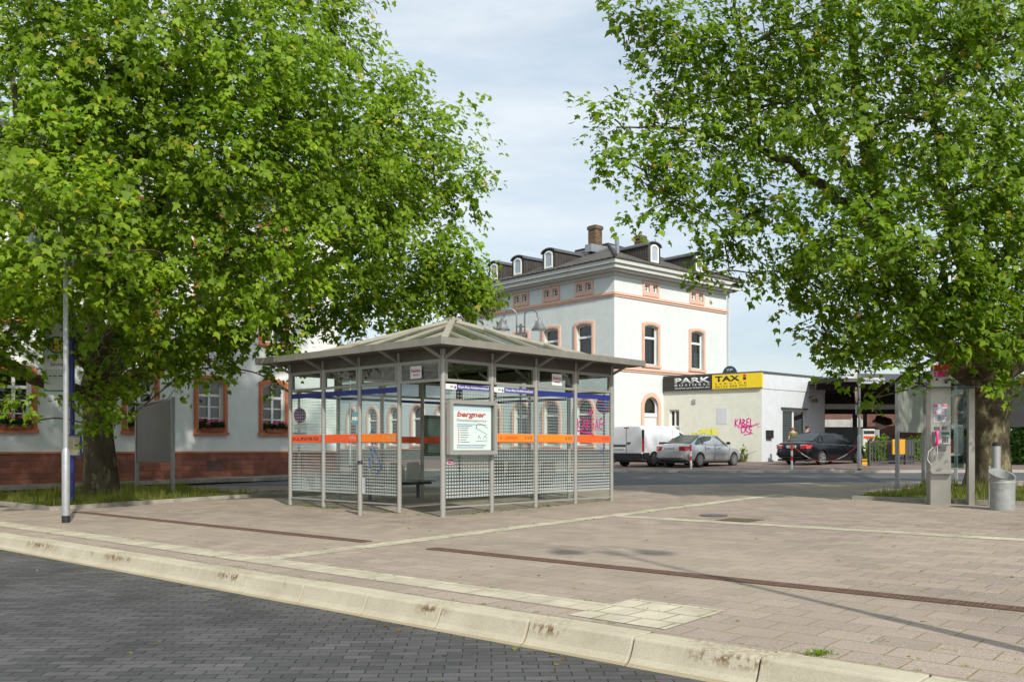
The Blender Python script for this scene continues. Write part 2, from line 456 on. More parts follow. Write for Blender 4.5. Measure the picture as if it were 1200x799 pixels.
def mk_render_wall(name, c, stain=(.5, .5, .46), amt=.4, z_grad=None):
    m, nt, out = new_mat(name)
    b = nd(nt, 'ShaderNodeBsdfPrincipled'); nt.links.new(b.outputs[0], out.inputs[0]); b.inputs['Roughness'].default_value = .92
    b.inputs['Specular IOR Level'].default_value = .2
    co = coord(nt)
    f = ramp(nt, noise(nt, co, 3., 5), (.3, [x * .94 for x in c]), (.7, [min(1, x * 1.04) for x in c]))
    mp = nd(nt, 'ShaderNodeMapping'); mp.inputs['Scale'].default_value = (1, 1, .22); nt.links.new(co, mp.inputs[0])
    s = ramp(nt, noise(nt, mp.outputs[0], .8, 7, .65), (.5, 0.), (.85, amt))
    cc = mixc(nt, s, f, stain)
    nt.links.new(cc, b.inputs['Base Color'])
    nt.links.new(bump(nt, noise(nt, co, 9, 6, .7), .25, .02), b.inputs['Normal'])
    return m

M['paving'] = mk_paving(); M['setts'] = mk_setts(); M['kerb'] = mk_kerb()
M['asphalt'] = plain('asphalt', (.075, .077, .082), .85, var=.18, scale=1.2, dirt=(.11, .105, .1), dirtscale=.5, bumpv=.3, bscale=120)
M['pave2'] = mk_brick('reddish pavement blocks', (.20, .15, .13), (.17, .13, .115), (.12, .1, .09), .3, .15, .006, kind='Object')
M['sidewalk'] = mk_brick('grey sidewalk slabs', (.19, .185, .18), (.165, .16, .155), (.1, .1, .1), .4, .4, .006, kind='Object')
M['pale_stone'] = plain('pale stone edging', (.42, .40, .34), .9, var=.12, dirt=(.2, .19, .15), dirtscale=2)
M['stripe'] = mk_brick('pale yellow paving stripe', (.48, .435, .325), (.41, .37, .28), (.25, .22, .15), .30, .30, .006, kind='Object', varscale=2.5)
M['tactile'] = mk_brick('pale tactile slab', (.50, .455, .345), (.45, .41, .315), (.24, .21, .12), .32, .32, .01, kind='Object', varscale=3)
M['bed_kerb'] = plain('bed kerb stone', (.30, .28, .24), .9, var=.2, dirt=(.16, .16, .1), dirtscale=2.5, bumpv=.3)
M['soil'] = plain('bed soil', (.09, .075, .045), 1., var=.3, scale=9, bumpv=.5)
M['rust'] = plain('rusty cast iron', (.11, .062, .042), .85, var=.25, scale=14, dirt=(.17, .13, .10), dirtscale=8)
M['rust_dark'] = plain('drain slot', (.025, .018, .015), .9)
M['metal'] = plain('grey painted metal', (.33, .325, .30), .42, metal=.25, var=.05, dirt=(.3, .29, .25), dirtscale=1.2)
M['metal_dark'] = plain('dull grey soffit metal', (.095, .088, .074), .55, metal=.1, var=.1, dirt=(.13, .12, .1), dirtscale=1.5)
M['fascia'] = plain('weathered fascia metal', (.245, .235, .205), .5, metal=.15, var=.08, dirt=(.15, .145, .11), dirtscale=1.1)
M['roofbar'] = plain('pale glazing bar', (.36, .345, .285), .55, metal=.1, var=.08, dirt=(.32, .18, .08), dirtscale=2., dirtpos=(.56, .7))
M['steel'] = plain('brushed stainless steel', (.36, .345, .31), .38, metal=.75, var=.06, dirt=(.25, .23, .2), dirtscale=2)
M['galv'] = plain('galvanised steel', (.38, .395, .40), .45, metal=.5, var=.1, scale=12)
M['galv_dark'] = plain('weathered galvanised sheet', (.33, .37, .32), .5, metal=.35, var=.1, scale=4, dirt=(.2, .2, .19), dirtscale=1.5)
M['board_back'] = plain('dull sheet board', (.19, .20, .20), .5, metal=.2, var=.08, scale=2)
M['black'] = plain('black plastic', (.018, .018, .02), .5)
M['rubber'] = plain('tyre rubber', (.02, .02, .021), .8, var=.2)
M['dots'] = mk_dots()
M['glass'] = glass_mat('clear glass', (.93, .96, .95), spec=.05)
M['pane'] = glass_mat('window glass', (.55, .6, .6), spec=.16)
M['roofglass'] = glass_mat('weathered roof glass', (.50, .56, .46), rough=.05, spec=.10, haze=.5, hazec=(.15, .175, .10))
M['orange'] = plain('orange film', (.86, .21, .015), .5, var=.05, scale=3)
M['orange_red'] = plain('red orange film', (.84, .11, .02), .5, var=.05, scale=3)
M['blue'] = plain('dark blue film', (.02, .028, .20), .5, var=.05)
M['violet'] = plain('violet blue film', (.075, .06, .26), .5, var=.05)
M['white'] = plain('white paint', (.78, .78, .76), .5, var=.03)
M['paper'] = plain('poster paper', (.84, .86, .87), .6, var=.02)
M['redink'] = plain('red ink', (.75, .03, .02), .6, var=.02)
M['greyink'] = plain('grey ink', (.12, .12, .13), .7, var=.02)
M['blueink'] = plain('blue ink', (.05, .13, .40), .7, var=.02)
M['magenta'] = plain('magenta spray paint', (.72, .03, .30), .6, var=.1)
M['magenta_d'] = plain('dark magenta marker', (.42, .02, .16), .6, var=.1)
M['yellowspray'] = plain('yellow spray paint', (.80, .78, .03), .6, var=.1)
M['bluespray'] = plain('blue spray paint', (.03, .10, .28), .6, var=.1)
M['sandstone'] = mk_brick('red sandstone blocks', (.31, .112, .072), (.205, .08, .056), (.15, .085, .06), .58, .195, .012, varscale=2., bumpd=.02)
M['terracotta'] = plain('terracotta window surround', (.56, .19, .10), .8, var=.06, dirt=(.36, .12, .07), dirtscale=1.4)
M['peach'] = plain('peach stone surround', (.68, .43, .33), .85, var=.06, dirt=(.58, .36, .28), dirtscale=1.2)
M['wall_l'] = mk_render_wall('pale grey render', (.74, .76, .75), (.48, .50, .48), .6)
M['wall_s'] = mk_render_wall('pale green grey roughcast', (.635, .685, .67), (.48, .51, .47), .6)
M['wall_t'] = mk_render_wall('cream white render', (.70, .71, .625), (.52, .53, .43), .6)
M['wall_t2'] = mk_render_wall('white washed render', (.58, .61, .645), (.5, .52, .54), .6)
M['plinth_s'] = plain('grey stone plinth', (.20, .205, .19), .9, var=.1)
M['frame'] = plain('white window frame', (.80, .80, .78), .4, var=.02)
M['curtain'] = plain('net curtain', (.36, .42, .46), .9, var=.2, scale=7)
M['green_blind'] = plain('pale blind', (.42, .50, .46), .9, var=.1)
M['slate'] = mk_brick('grey roof tiles', (.125, .115, .098), (.09, .084, .075), (.045, .042, .04), .3, .2, .02, kind='Object', varscale=1.)
M['shingle'] = mk_brick('dark dormer shingles', (.075, .065, .058), (.055, .05, .046), (.028, .026, .024), .2, .16, .02, kind='Object', varscale=2.)
M['cornice'] = plain('weathered white cornice', (.54, .55, .52), .7, var=.06, dirt=(.42, .42, .38), dirtscale=1)
M['zinc'] = plain('zinc sheet', (.30, .33, .36), .5, metal=.4, var=.1)
M['chimney'] = mk_brick('brown chimney bricks', (.24, .15, .085), (.11, .07, .045), (.06, .05, .04), .24, .085, .012, kind='UV', varscale=4.)
M['redroof'] = mk_brick('red clay tiles', (.26, .09, .05), (.2, .07, .045), (.08, .03, .02), .22, .3, .02, kind='Object')
M['sign_black'] = plain('black sign board', (.03, .026, .024), .45, var=.03)
M['sign_yellow'] = plain('yellow sign board', (.82, .60, .02), .45, var=.03)
M['sign_white'] = plain('silver white sign letters', (.62, .66, .68), .5, var=.03)
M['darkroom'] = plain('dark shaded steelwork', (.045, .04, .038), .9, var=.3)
M['brickwall'] = mk_brick('old red brickwork', (.21, .095, .07), (.15, .07, .055), (.12, .09, .075), .25, .08, .008, varscale=1.2)
M['stonewall'] = mk_brick('yellow rubble wall', (.34, .25, .13), (.24, .17, .09), (.12, .09, .06), .3, .16, .02, varscale=2)
M['beam'] = plain('pale steel beam', (.40, .40, .37), .7, var=.15, scale=4)
M['fence'] = plain('anthracite railing paint', (.06, .06, .065), .5, var=.1)
M['yellowbox'] = plain('ochre enamel', (.62, .30, .015), .45, var=.04)
M['dkgrey'] = plain('dark grey sheet', (.075, .08, .085), .6, var=.1)
M['leaf_l'] = mk_leaf('plane leaves fresh', (.094, .172, .009), (.170, .285, .014), (.290, .405, .038), (.46, .38, .04))
M['leaf_r'] = mk_leaf('plane leaves', (.078, .150, .009), (.146, .252, .014), (.252, .362, .034), (.40, .27, .04))
M['bark'] = mk_bark()
M['seed'] = plain('seed balls', (.085, .045, .025), .9, var=.2)
M['grassm'] = mk_leaf('grass blades', (.09, .14, .025), (.16, .20, .04), (.30, .29, .09), (.42, .35, .14))
M['hedge'] = mk_leaf('hedge leaves', (.02, .06, .012), (.035, .09, .018), (.06, .13, .025), (.09, .15, .03))
M['geranium'] = plain('pink blossom', (.75, .05, .28), .7, var=.2, scale=20)
M['terrabox'] = plain('terracotta planter', (.36, .11, .06), .7, var=.1)
M['skin'] = plain('skin', (.50, .27, .19), .6, var=.05)
M['hair'] = plain('dark hair', (.012, .01, .01), .7)
M['olive'] = plain('olive cotton', (.13, .14, .045), .9, var=.12, scale=8)
M['navy'] = plain('navy cotton', (.02, .022, .06), .9, var=.15, scale=8)
M['jeans'] = plain('dark denim', (.04, .05, .08), .9, var=.15)
M['bluepole'] = plain('blue enamel pole', (.025, .035, .22), .4, var=.05)
M['cream'] = plain('cream timetable paper', (.60, .54, .33), .6, var=.05)
M['stopgreen'] = plain('dark green sign print', (.02, .13, .08), .5)
M['stopyellow'] = plain('yellow orange sign print', (.80, .38, .02), .5)
M['signsheet'] = plain('translucent grey sign sheet', (.52, .56, .53), .5, var=.05)
M['pink'] = plain('pink handset plastic', (.80, .03, .22), .35)
M['silver'] = plain('silver car paint', (.50, .52, .54), .28, metal=.45, var=.02, coat=.6)
M['vanwhite'] = plain('white van paint', (.76, .78, .80), .3, var=.02, coat=.5)
M['carblack'] = plain('black car paint', (.006, .007, .010), .25, var=.05, coat=.35, spec=.3)
M['carglass'] = plain('tinted car glass', (.012, .017, .017), .08, var=.1, spec=.35)
M['carglass_g'] = plain('greenish car glass', (.06, .09, .075), .10, var=.35, scale=3, spec=.3)
M['taillight'] = plain('red tail light', (.50, .012, .012), .15, var=.05, coat=.6)
M['lampclear'] = plain('clear lamp lens', (.55, .52, .50), .15, var=.05, coat=.6)
M['alloy'] = plain('wheel alloy', (.50, .50, .49), .35, metal=.7, var=.05)
M['redpaint'] = plain('red post paint', (.62, .03, .02), .5, var=.08)
M['teal'] = plain('teal sign', (.04, .25, .33), .5)
M['green_sign'] = plain('lime sign', (.30, .60, .02), .5)
M['litter'] = plain('litter paper', (.7, .7, .7), .8)
M['leaflitter'] = mk_leaf('fallen leaves', (.16, .10, .03), (.30, .22, .05), (.22, .26, .06), (.5, .38, .12))
M['door_white'] = plain('white door', (.72, .73, .72), .5, var=.02)

# ------------------------------------------------------------------ world, sun, camera
SUN_EL = 39.0
sd = Vector((-.38, .925, 0)).normalized()
wd = bpy.data.worlds.new('World'); sc.world = wd; wd.use_nodes = True
nt = wd.node_tree; nt.nodes.clear()
wo = nt.nodes.new('ShaderNodeOutputWorld'); bg = nt.nodes.new('ShaderNodeBackground'); nt.links.new(bg.outputs[0], wo.inputs[0])
sky = nt.nodes.new('ShaderNodeTexSky'); sky.sky_type = 'NISHITA'; sky.sun_disc = False
sky.sun_elevation = R(SUN_EL); sky.sun_rotation = math.atan2(-sd.x, -sd.y); sky.air_density = 1.2; sky.dust_density = 2.0; sky.ozone_density = 2.0
tc = nt.nodes.new('ShaderNodeTexCoord'); mp = nt.nodes.new('ShaderNodeMapping'); mp.inputs['Scale'].default_value = (1., 1., 4.5)
mp.inputs['Location'].default_value = (1.3, .4, 0)
nt.links.new(tc.outputs['Generated'], mp.inputs[0])
cl = noise(nt, mp.outputs[0], 1.7, 7, .55)
cf = ramp(nt, cl, (.30, .40), (.55, .78), (.75, .95))
cloudc = ramp(nt, noise(nt, mp.outputs[0], 3.6, 9, .62), (.34, (4.7, 5.5, 6.2)), (.66, (6.4, 6.8, 7.0)))
mx = nt.nodes.new('ShaderNodeMix'); mx.data_type = 'RGBA'
nt.links.new(cf, mx.inputs[0]); nt.links.new(sky.outputs[0], mx.inputs[6]); nt.links.new(cloudc, mx.inputs[7])
nt.links.new(mx.outputs[2], bg.inputs[0]); bg.inputs[1].default_value = .12
sl = bpy.data.lights.new('sun', 'SUN'); sl.energy = 3.6; sl.angle = R(1.4); sl.color = (1., .945, .85)
so = bpy.data.objects.new('sun', sl); col.objects.link(so)
sdir = Vector((sd.x * math.cos(R(SUN_EL)), sd.y * math.cos(R(SUN_EL)), -math.sin(R(SUN_EL))))
so.rotation_euler = sdir.to_track_quat('-Z', 'Y').to_euler(); so.location = (10, -20, 30)
cam = bpy.data.cameras.new('camera'); co_ = bpy.data.objects.new('camera', cam); col.objects.link(co_)
co_.location = (0, 0, EYE); co_.rotation_euler = (R(90), 0, 0)
cam.sensor_width = 36; cam.lens = F / 1200 * 36; cam.shift_y = (HOR - 399.5) / 1200; cam.clip_end = 3000; cam.clip_start = .1
sc.camera = co_
sc.view_settings.view_transform = 'Standard'; sc.view_settings.look = 'None'; sc.view_settings.exposure = 0.32; sc.view_settings.gamma = 1
sc.cycles.transparent_max_bounces = 32; sc.cycles.max_bounces = 8; sc.cycles.caustics_reflective = False; sc.cycles.caustics_refractive = False

# ------------------------------------------------------------------ ground
def sheet(name, poly_kn, dz, mat, res=None):
    """horizontal sheet that follows the slope; polygon in kerb coordinates, split at the fold lines"""
    b = MB()
    b.add([(p[0], p[1], 0) for p in poly_kn], [tuple(range(len(poly_kn)))])
    me = bpy.data.meshes.new(name); me.from_pydata([tuple(v) for v in b.v], [], b.f)
    bm = bmesh.new(); bm.from_mesh(me)
    for n in (0., 40.):
        bmesh.ops.bisect_plane(bm, geom=list(bm.verts) + list(bm.edges) + list(bm.faces), plane_co=(0, n, 0), plane_no=(0, 1, 0))
    for v in bm.verts: v.co.z = SL * min(max(v.co.y, 0), 40) + dz
    bmesh.ops.recalc_face_normals(bm, faces=bm.faces)
    for f in bm.faces:
        if f.normal.z < 0: f.normal_flip()
    bm.to_mesh(me); bm.free()
    o = link(name, me, mat); o.matrix_world = KMAT
    return struct(o)

def to_kn(x, y):
    v = Vector((x, y)); return (v.dot(KD), v.dot(ND) - N0)

gm = MB()
ks = (-900, 900); prof = [(-900, -.19), (-.14, -.19), (.14, -.20), (.16, -.02), (40, SL * 40 - .02), (1500, SL * 40 - .02)]
vs = [(k, n, z) for n, z in prof for k in ks]
gm.add(vs, [(2 * i, 2 * i + 1, 2 * i + 3, 2 * i + 2) for i in range(len(prof) - 1)])
g = struct(gm.build('ground', M['asphalt'])); g.matrix_world = KMAT
b = MB(); b.add([(-70, -60, -.186), (60, -60, -.186), (60, -.13, -.186), (-70, -.13, -.186)], [(0, 1, 2, 3)])
o = struct(b.build('road', M['setts'])); o.matrix_world = KMAT
# plaza
far = [(-30, 4.5), (-12.3, 22.1), (-6.85, 27.4), (-4.5, 28.2), (3, 27.0), (10.2, 27.5), (40, 27)]
pl = [(-60, .24)] + [(60, .24)]
farkn = [to_kn(*p) for p in far]
poly = [(-45, .24), (30, .24)] + list(reversed(farkn))
sheet('plaza', poly, 0.0, M['paving'])
sheet('pale_paving_stripe', [(-30, .62), (-4.72, .62), (-4.72, 1.0), (-30, 1.0)], .004, M['stripe'])
sheet('pale_paving_stripe', [(-10.06, 1.003), (-9.72, 1.003), (-9.72, 15.5), (-10.06, 15.5)], .004, M['stripe'])
sheet('pale_paving_stripe', [(-9.715, 8.2), (12, 8.2), (12, 8.52), (-9.715, 8.52)], .004, M['stripe'])
sheet('tactile_paving', [(-4.715, .38), (-3.78, .38), (-3.78, 1.34), (-4.715, 1.34)], .005, M['tactile'])
# pale edge between plaza and street
def edge_strip(name, pts, w, z0, z1, mat):
    b = MB()
    for (a, c) in zip(pts[:-1], pts[1:]):
        a = Vector(a); c = Vector(c); d = (c - a).normalized(); s = Vector((-d.y, d.x)) * w
        q = [a, c, c + s, a + s]
        vs = [(p.x, p.y, G(p.x, p.y) + z) for z in (z0, z1) for p in q]
        b.add(vs, [(3, 2, 1, 0), (4, 5, 6, 7), (0, 1, 5, 4), (1, 2, 6, 5), (2, 3, 7, 6), (3, 0, 4, 7)])
    return struct(b.build(name, mat))
edge_strip('plaza_edge', far[1:6], .14, -.05, .006, M['pale_stone'])
# station pavement, raised
pv = [(-9, 44.5), (4.2, 38), (6.7, 36.6), (12.8, 34.6), (26, 31.5), (60, 24)]
sheet('pavement', [to_kn(*p) for p in pv + [(70, 80), (-9, 70)]], .07, M['pave2'])
edge_strip('pavement_edge', pv, -.22, -.05, .075, M['pale_stone'])
# sidewalk in front of the left house
QA = Vector((-16.3, 29.3)); QD = Vector((.70, .714)).normalized(); QN = Vector((QD.y, -QD.x))
def qf(k, w): v = QA + QD * k + QN * w; return (v.x, v.y)
sheet('sidewalk', [to_kn(*qf(-40, 2.9)), to_kn(*qf(13.2, 2.9)), to_kn(*qf(13.2, 0)), to_kn(*qf(-40, 0))], .08, M['sidewalk'])
edge_strip('sidewalk_edge', [qf(-40, 2.9), qf(13.2, 2.9)], .14, -.05, .085, M['bed_kerb'])

# kerb stones
kb = MB()
prof = [(.25, -.25), (.25, .004), (.016, .004), (.002, -.001), (-.008, -.014), (-.028, -.07), (-.055, -.13), (-.085, -.168), (-.125, -.187), (-.125, -.25)]
for i in range(-34, 22):
    jx = random.uniform(-.006, .006); jz = random.uniform(-.003, .003)
    a0 = -6.84 + i * 1.008 + .008; a1 = a0 + .992
    n = len(prof)
    xs = (a0, a0 + .006, a1 - .006, a1)
    vs = []
    for q, x in enumerate(xs):
        sh = .004 if q in (0, 3) else 0.
        for (nn, z) in prof: vs.append((x, nn + jx + (sh if nn < .02 else 0), z + jz - (sh * .6 if nn > -.02 and z > -.2 else 0)))
    fs = []
    for q in range(3):
        for j in range(n):
            j2 = (j + 1) % n
            fs.append((q * n + j, q * n + j2, (q + 1) * n + j2, (q + 1) * n + j))
    fs += [tuple(range(n)), tuple(reversed(range(3 * n, 4 * n)))]
    kb.add(vs, fs)
o = struct(kb.build('kerb', M['kerb'], smooth=13)); o.matrix_world = KMAT

# drain channels
def drain(k0, k1, label):
    t = thing('drain_channel', label, 'drain', W3((k0 + k1) / 2, 2.88), KROT, 'drain channels in the plaza')
    L = (k1 - k0) / 2; tilt = SL
    def bx(b, x0, x1, y0, y1, z0, z1):
        vs = [(x, y, z + y * tilt) for z in (z0, z1) for y in (y0, y1) for x in (x0, x1)]
        b.add(vs, [(0, 2, 3, 1), (4, 5, 7, 6), (0, 1, 5, 4), (2, 6, 7, 3), (0, 4, 6, 2), (1, 3, 7, 5)])
    b = MB(); bx(b, -L, L, -.10, -.075, -.04, .012); bx(b, -L, L, .075, .10, -.04, .012); b.build('channel_rim', M['rust'], t)
    b = MB(); bx(b, -L, L, -.074, .074, -.05, .005); b.build('channel_bed', M['rust_dark'], t)
    b = MB()
    n = int(2 * L / .045)
    for i in range(n):
        x = -L + (i + .5) * 2 * L / n
        bx(b, x - .014, x + .014, -.074, .074, .0055, .0115)
        if i % 11 == 0: bx(b, x - .03, x + .03, -.0745, .0745, .0055, .0122)
    b.build('grating', M['rust'], t)
drain(-19.8, -10.32, 'rusty drain channel running from the foot of the near left lamp pole')
drain(-8.98, 3., 'rusty drain channel ending in front of the shelter and leaving at the right edge')

# ------------------------------------------------------------------ building kit
ID = Matrix.Identity(4)
def arch(cx, z0, w, h, rise, n=10):
    """outline in (x, z), counter-clockwise from lower left; rise is the arch rise on top of the springing"""
    pts = [(cx - w / 2, z0), (cx + w / 2, z0)]
    zs = z0 + h - rise
    if rise < 1e-4: return pts + [(cx + w / 2, zs), (cx - w / 2, zs)]
    rad = (w * w / 4 + rise * rise) / (2 * rise); a = math.asin(min(1, w / 2 / rad))
    if rise > w / 2 - 1e-3: a = PI / 2; rad = w / 2
    for i in range(n + 1):
        t = a - 2 * a * i / n
        pts.append((cx + rad * math.sin(t), zs + rise - rad + rad * math.cos(t)))
    return pts

def facade(name, outline, holes, mat, parent, T=ID, depth=.28, uvoff=0):
    """wall face with openings in the plane y=0 of frame T and their reveals"""
    flat = [list(outline)] + [list(h) for h in holes]
    pts = [p for P in flat for p in P]
    tri = tessellate_polygon([[Vector((p[0], p[1], 0)) for p in P] for P in flat])
    b = MB(T)
    b.add([(p[0], 0, p[1]) for p in pts], [tuple(t) for t in tri])
    for h in holes:
        n = len(h)
        b.add([(p[0], 0, p[1]) for p in h] + [(p[0], depth, p[1]) for p in h], [(i, (i + 1) % n, n + (i + 1) % n, n + i) for i in range(n)])
    return b.build(name, mat, parent, uv=True)

def window(root, T, cx, z0, w, h, rise, surr, sw=.17, proud=.05, style='cross', curtain=None, sill=True, fd=.14, keyst=False, plain_pane=False):
    """surround (with sill) > frame, pane and curtain of one opening; opening is w x h at (cx, z0)"""
    inner = arch(cx, z0, w, h, rise)
    s = None
    if surr is not None:
        outer = arch(cx, z0 - (.10 if sill else 0), w + 2 * sw, h + sw + (.10 if sill else 0), rise * (1.05 if rise < w / 2 - .02 else 1) + (sw if rise > w / 2 - .02 else 0))
        s = MB(T).ringy(outer, inner, -proud, .02)
        i2 = arch(cx, z0, w + .10, h + .05, rise + (.05 if rise > w / 2 - .02 else 0))
        o2 = arch(cx, z0 - .0, w + 2 * sw - .10, h + sw - .05, rise * (1.05 if rise < w / 2 - .02 else 1) + (sw - .05 if rise > w / 2 - .02 else 0))
        s.ringy(o2, i2, -proud - .025, -proud + .002)
        if sill: s.box(cx - w / 2 - sw - .03, cx + w / 2 + sw + .03, -proud - .07, .0, z0 - .14, z0 - .02)
        s = s.build('window', surr, root)
    else:
        s = MB(T).box(cx - w / 2 - .06, cx + w / 2 + .06, -.07, .02, z0 - .07, z0 - .001).build('window', M['cornice'], root)
    f = MB(T); ft = .07
    f.ringy(arch(cx, z0 + .003, w - .006, h - .006, rise), arch(cx, z0 + ft, w - 2 * ft, h - 2 * ft, max(0, rise - (ft if rise > w / 2 - .02 else .02))), fd, fd + .07)
    zt = z0 + h - rise
    y0, y1 = fd - .012, fd + .06
    if style == 'cross':
        zb = z0 + h * .70
        f.box(cx - .05, cx + .05, y0, y1, z0 + ft, z0 + h - ft)
        f.box(cx - w / 2 + ft, cx + w / 2 - ft, y0 - .02, y1, zb - .05, zb + .05)
        for k in (1, 2):
            z = z0 + ft + (zb - z0 - ft) * k / 3
            f.box(cx - w / 2 + ft, cx + w / 2 - ft, y0 + .01, y1 - .01, z - .022, z + .022)
        for sx in (-1, 1):
            f.box(cx + sx * (w / 2 - ft) - .03, cx + sx * (w / 2 - ft) + .03, y0 + .004, y1, z0 + ft, zt)
    elif style == 'transom':
        zb = z0 + h * .68
        f.box(cx - w / 2 + ft, cx + w / 2 - ft, y0 - .02, y1, zb - .05, zb + .06)
    elif style == 'mid':
        f.box(cx - .04, cx + .04, y0, y1, z0 + ft, z0 + h - ft)
    elif style == 'small':
        f.box(cx - .018, cx + .018, y0 + .01, y1, z0 + ft, z0 + h - ft); f.box(cx - w / 2 + ft, cx + w / 2 - ft, y0 + .01, y1, z0 + h * .5 - .018, z0 + h * .5 + .018)
    f.build('frame', M['frame'], s)
    MB(T).prismy(arch(cx, z0 + .04, w - .08, h - .08, max(0, rise - .01)), fd + .03, fd + .042).build('pane', M['carglass'] if plain_pane else M['pane'], s)
    if curtain:
        c = MB(T); n = 26; cw = (w - .12)
        for (xa, xb) in ((cx - cw / 2, cx - cw * .06), (cx + cw * .1, cx + cw / 2)):
            vs = []
            for i in range(n + 1):
                x = xa + (xb - xa) * i / n; y = fd + .16 + .025 * math.sin(i * 1.9)
                vs += [(x, y, z0 + .03), (x, y, z0 + h * curtain)]
            c.add(vs, [(2 * i, 2 * i + 2, 2 * i + 3, 2 * i + 1) for i in range(n)])
        c.build('curtain', M['curtain'], s)
    return s

# ------------------------------------------------------------------ town house on the left
hs = thing('town_house', 'pale grey house on a red sandstone plinth with terracotta windows behind the leafy tree', 'house', (QA.x, QA.y, 0), math.atan2(QD.y, QD.x))
HL0, HL1, HH = -22.0, 12.9, 10.9
wk = [.45, 4.55, 7.2, 9.87]
wk_all = [-10.6, -7.9, -4.0] + wk
holes = []; specs = []
for k in wk_all:
    for (z0, h) in ((2.03, 1.92), (5.55, 1.95), (8.6, 1.5)):
        w = 1.0
        specs.append((k, z0, w, h)); holes.append(arch(k, z0, w, h, .14))
facade('wall', [(HL0, 1.28), (HL1, 1.28), (HL1, HH), (HL0, HH)], holes, M['wall_l'], hs)
o = MB().box(HL0, HL1, .01, 10, -.6, 1.2); o = MB()
o.box(HL1 - .01, HL1, .02, 10, 1.28, HH).box(HL0, HL0 + .01, .02, 10, 1.28, HH).box(HL0, HL1, 9.98, 10, -.5, HH).build('side_wall', M['wall_l'], hs)
b = MB(); b.box(HL0 - .06, HL1 + .06, -.06, .35, -.6, 1.22).build('plinth', M['sandstone'], hs, uv=True)
b = MB(); b.box(HL0 - .07, HL1 + .07, -.075, .3, 1.22, 1.285).build('plinth_cap', M['terracotta'], hs)
b = MB(); b.box(7.0, 7.62, -.068, -.05, .55, .95)
b.build('cellar_hatch', plain('rusty dark hatch', (.10, .05, .045), .8), hs)
b = MB(); b.box(HL0 - .3, HL1 + .3, -.3, 0.2, HH - .02, HH + .12).box(HL0 - .2, HL1 + .2, -.18, .2, HH - .22, HH - .02).box(HL0 - .1, HL1 + .1, -.08, .2, HH - .5, HH - .22)
b.build('cornice', M['cornice'], hs)
b = MB(); vs = [(HL0 - .35, -.4, HH + .12), (HL1 + .35, -.4, HH + .12), (HL1 + .35, 10.4, HH + .12), (HL0 - .35, 10.4, HH + .12), (HL0 + 4, 5, HH + 2.6), (HL1 - 4, 5, HH + 2.6)]
b.add(vs, [(0, 1, 5, 4), (1, 2, 5), (2, 3, 4, 5), (3, 0, 4), (3, 2, 1, 0)]).build('roof', M['slate'], hs)
for (k, z0, w, h) in specs: window(hs, ID, k, z0, w, h, .14, M['terracotta'], .17, .05, 'cross', curtain=.62)
b = MB(); b.tube([(3.05, -.16, .35), (3.05, -.16, HH - .3)], .055, 12).box(3.0, 3.1, -.12, 0, 4, 4.04).build('downpipe', M['galv'], hs)
b = MB(); b.tube([(3.05, -.16, .02), (3.05, -.16, .4)], .068, 12).build('standpipe', M['black'], hs)
# window boxes rest on the sills
hm = Matrix.Translation((QA.x, QA.y, 0)) @ Matrix.Rotation(math.atan2(QD.y, QD.x), 4, 'Z')
def blades(n, gen, size, name, mat, parent=None, kind=None):
    vs = []; fs = []
    for i in range(n):
        p, d = gen()
        u = Vector((random.gauss(0, 1), random.gauss(0, 1), random.gauss(0, .6))).normalized(); s = size * random.uniform(.6, 1.3)
        w = u.cross(d); w = w.normalized() * s * .5 if w.length > 1e-4 else Vector((s * .5, 0, 0))
        d = d.normalized() * s
        o = len(vs); vs += [p, p + d * .45 + w, p + d, p + d * .45 - w]; fs.append((o, o + 1, o + 2, o + 3))
    me = bpy.data.meshes.new(name); me.from_pydata([tuple(v) for v in vs], [], fs)
    return link(name, me, mat, parent)
boxtxt = ['in the window nearest the bus stop sign', 'behind the big left tree trunk', 'beside the blank grey board', 'in the window nearest the shelter']
for i, k in enumerate(wk):
    w = hm @ Vector((k, -.12, 2.015))
    fb = thing('flower_box', 'terracotta flower box of pink geraniums ' + boxtxt[i], 'flower box', w, math.atan2(QD.y, QD.x), 'flower boxes on the house sills')
    b = MB(); W2 = .40
    b.add([(-W2, -.07, 0), (W2, -.07, 0), (W2, .07, 0), (-W2, .07, 0), (-W2 - .03, -.10, .15), (W2 + .03, -.10, .15), (W2 + .03, .10, .15), (-W2 - .03, .10, .15)], [(3, 2, 1, 0), (4, 5, 6, 7), (0, 1, 5, 4), (1, 2, 6, 5), (2, 3, 7, 6), (3, 0, 4, 7)])
    b.box(-W2 - .045, W2 + .045, -.115, .115, .125, .15); b.build('planter', M['terrabox'], fb)
    blades(420, lambda: (Vector((random.uniform(-.42, .42), random.uniform(-.13, .10), random.uniform(.12, .30))), Vector((random.gauss(0, .5), random.gauss(-.2, .5), random.uniform(-.2, 1)))), .10, 'foliage', M['hedge'], fb)
    b = MB()
    for q in range(9):
        c = Vector((random.uniform(-.40, .40), random.uniform(-.14, .02), random.uniform(.28, .44)))
        for r in range(12): b.ball(c + Vector((random.gauss(0, .032), random.gauss(0, .03), random.gauss(0, .022))), .022, 5, 4)
    b.build('blossom', M['geranium'], fb)

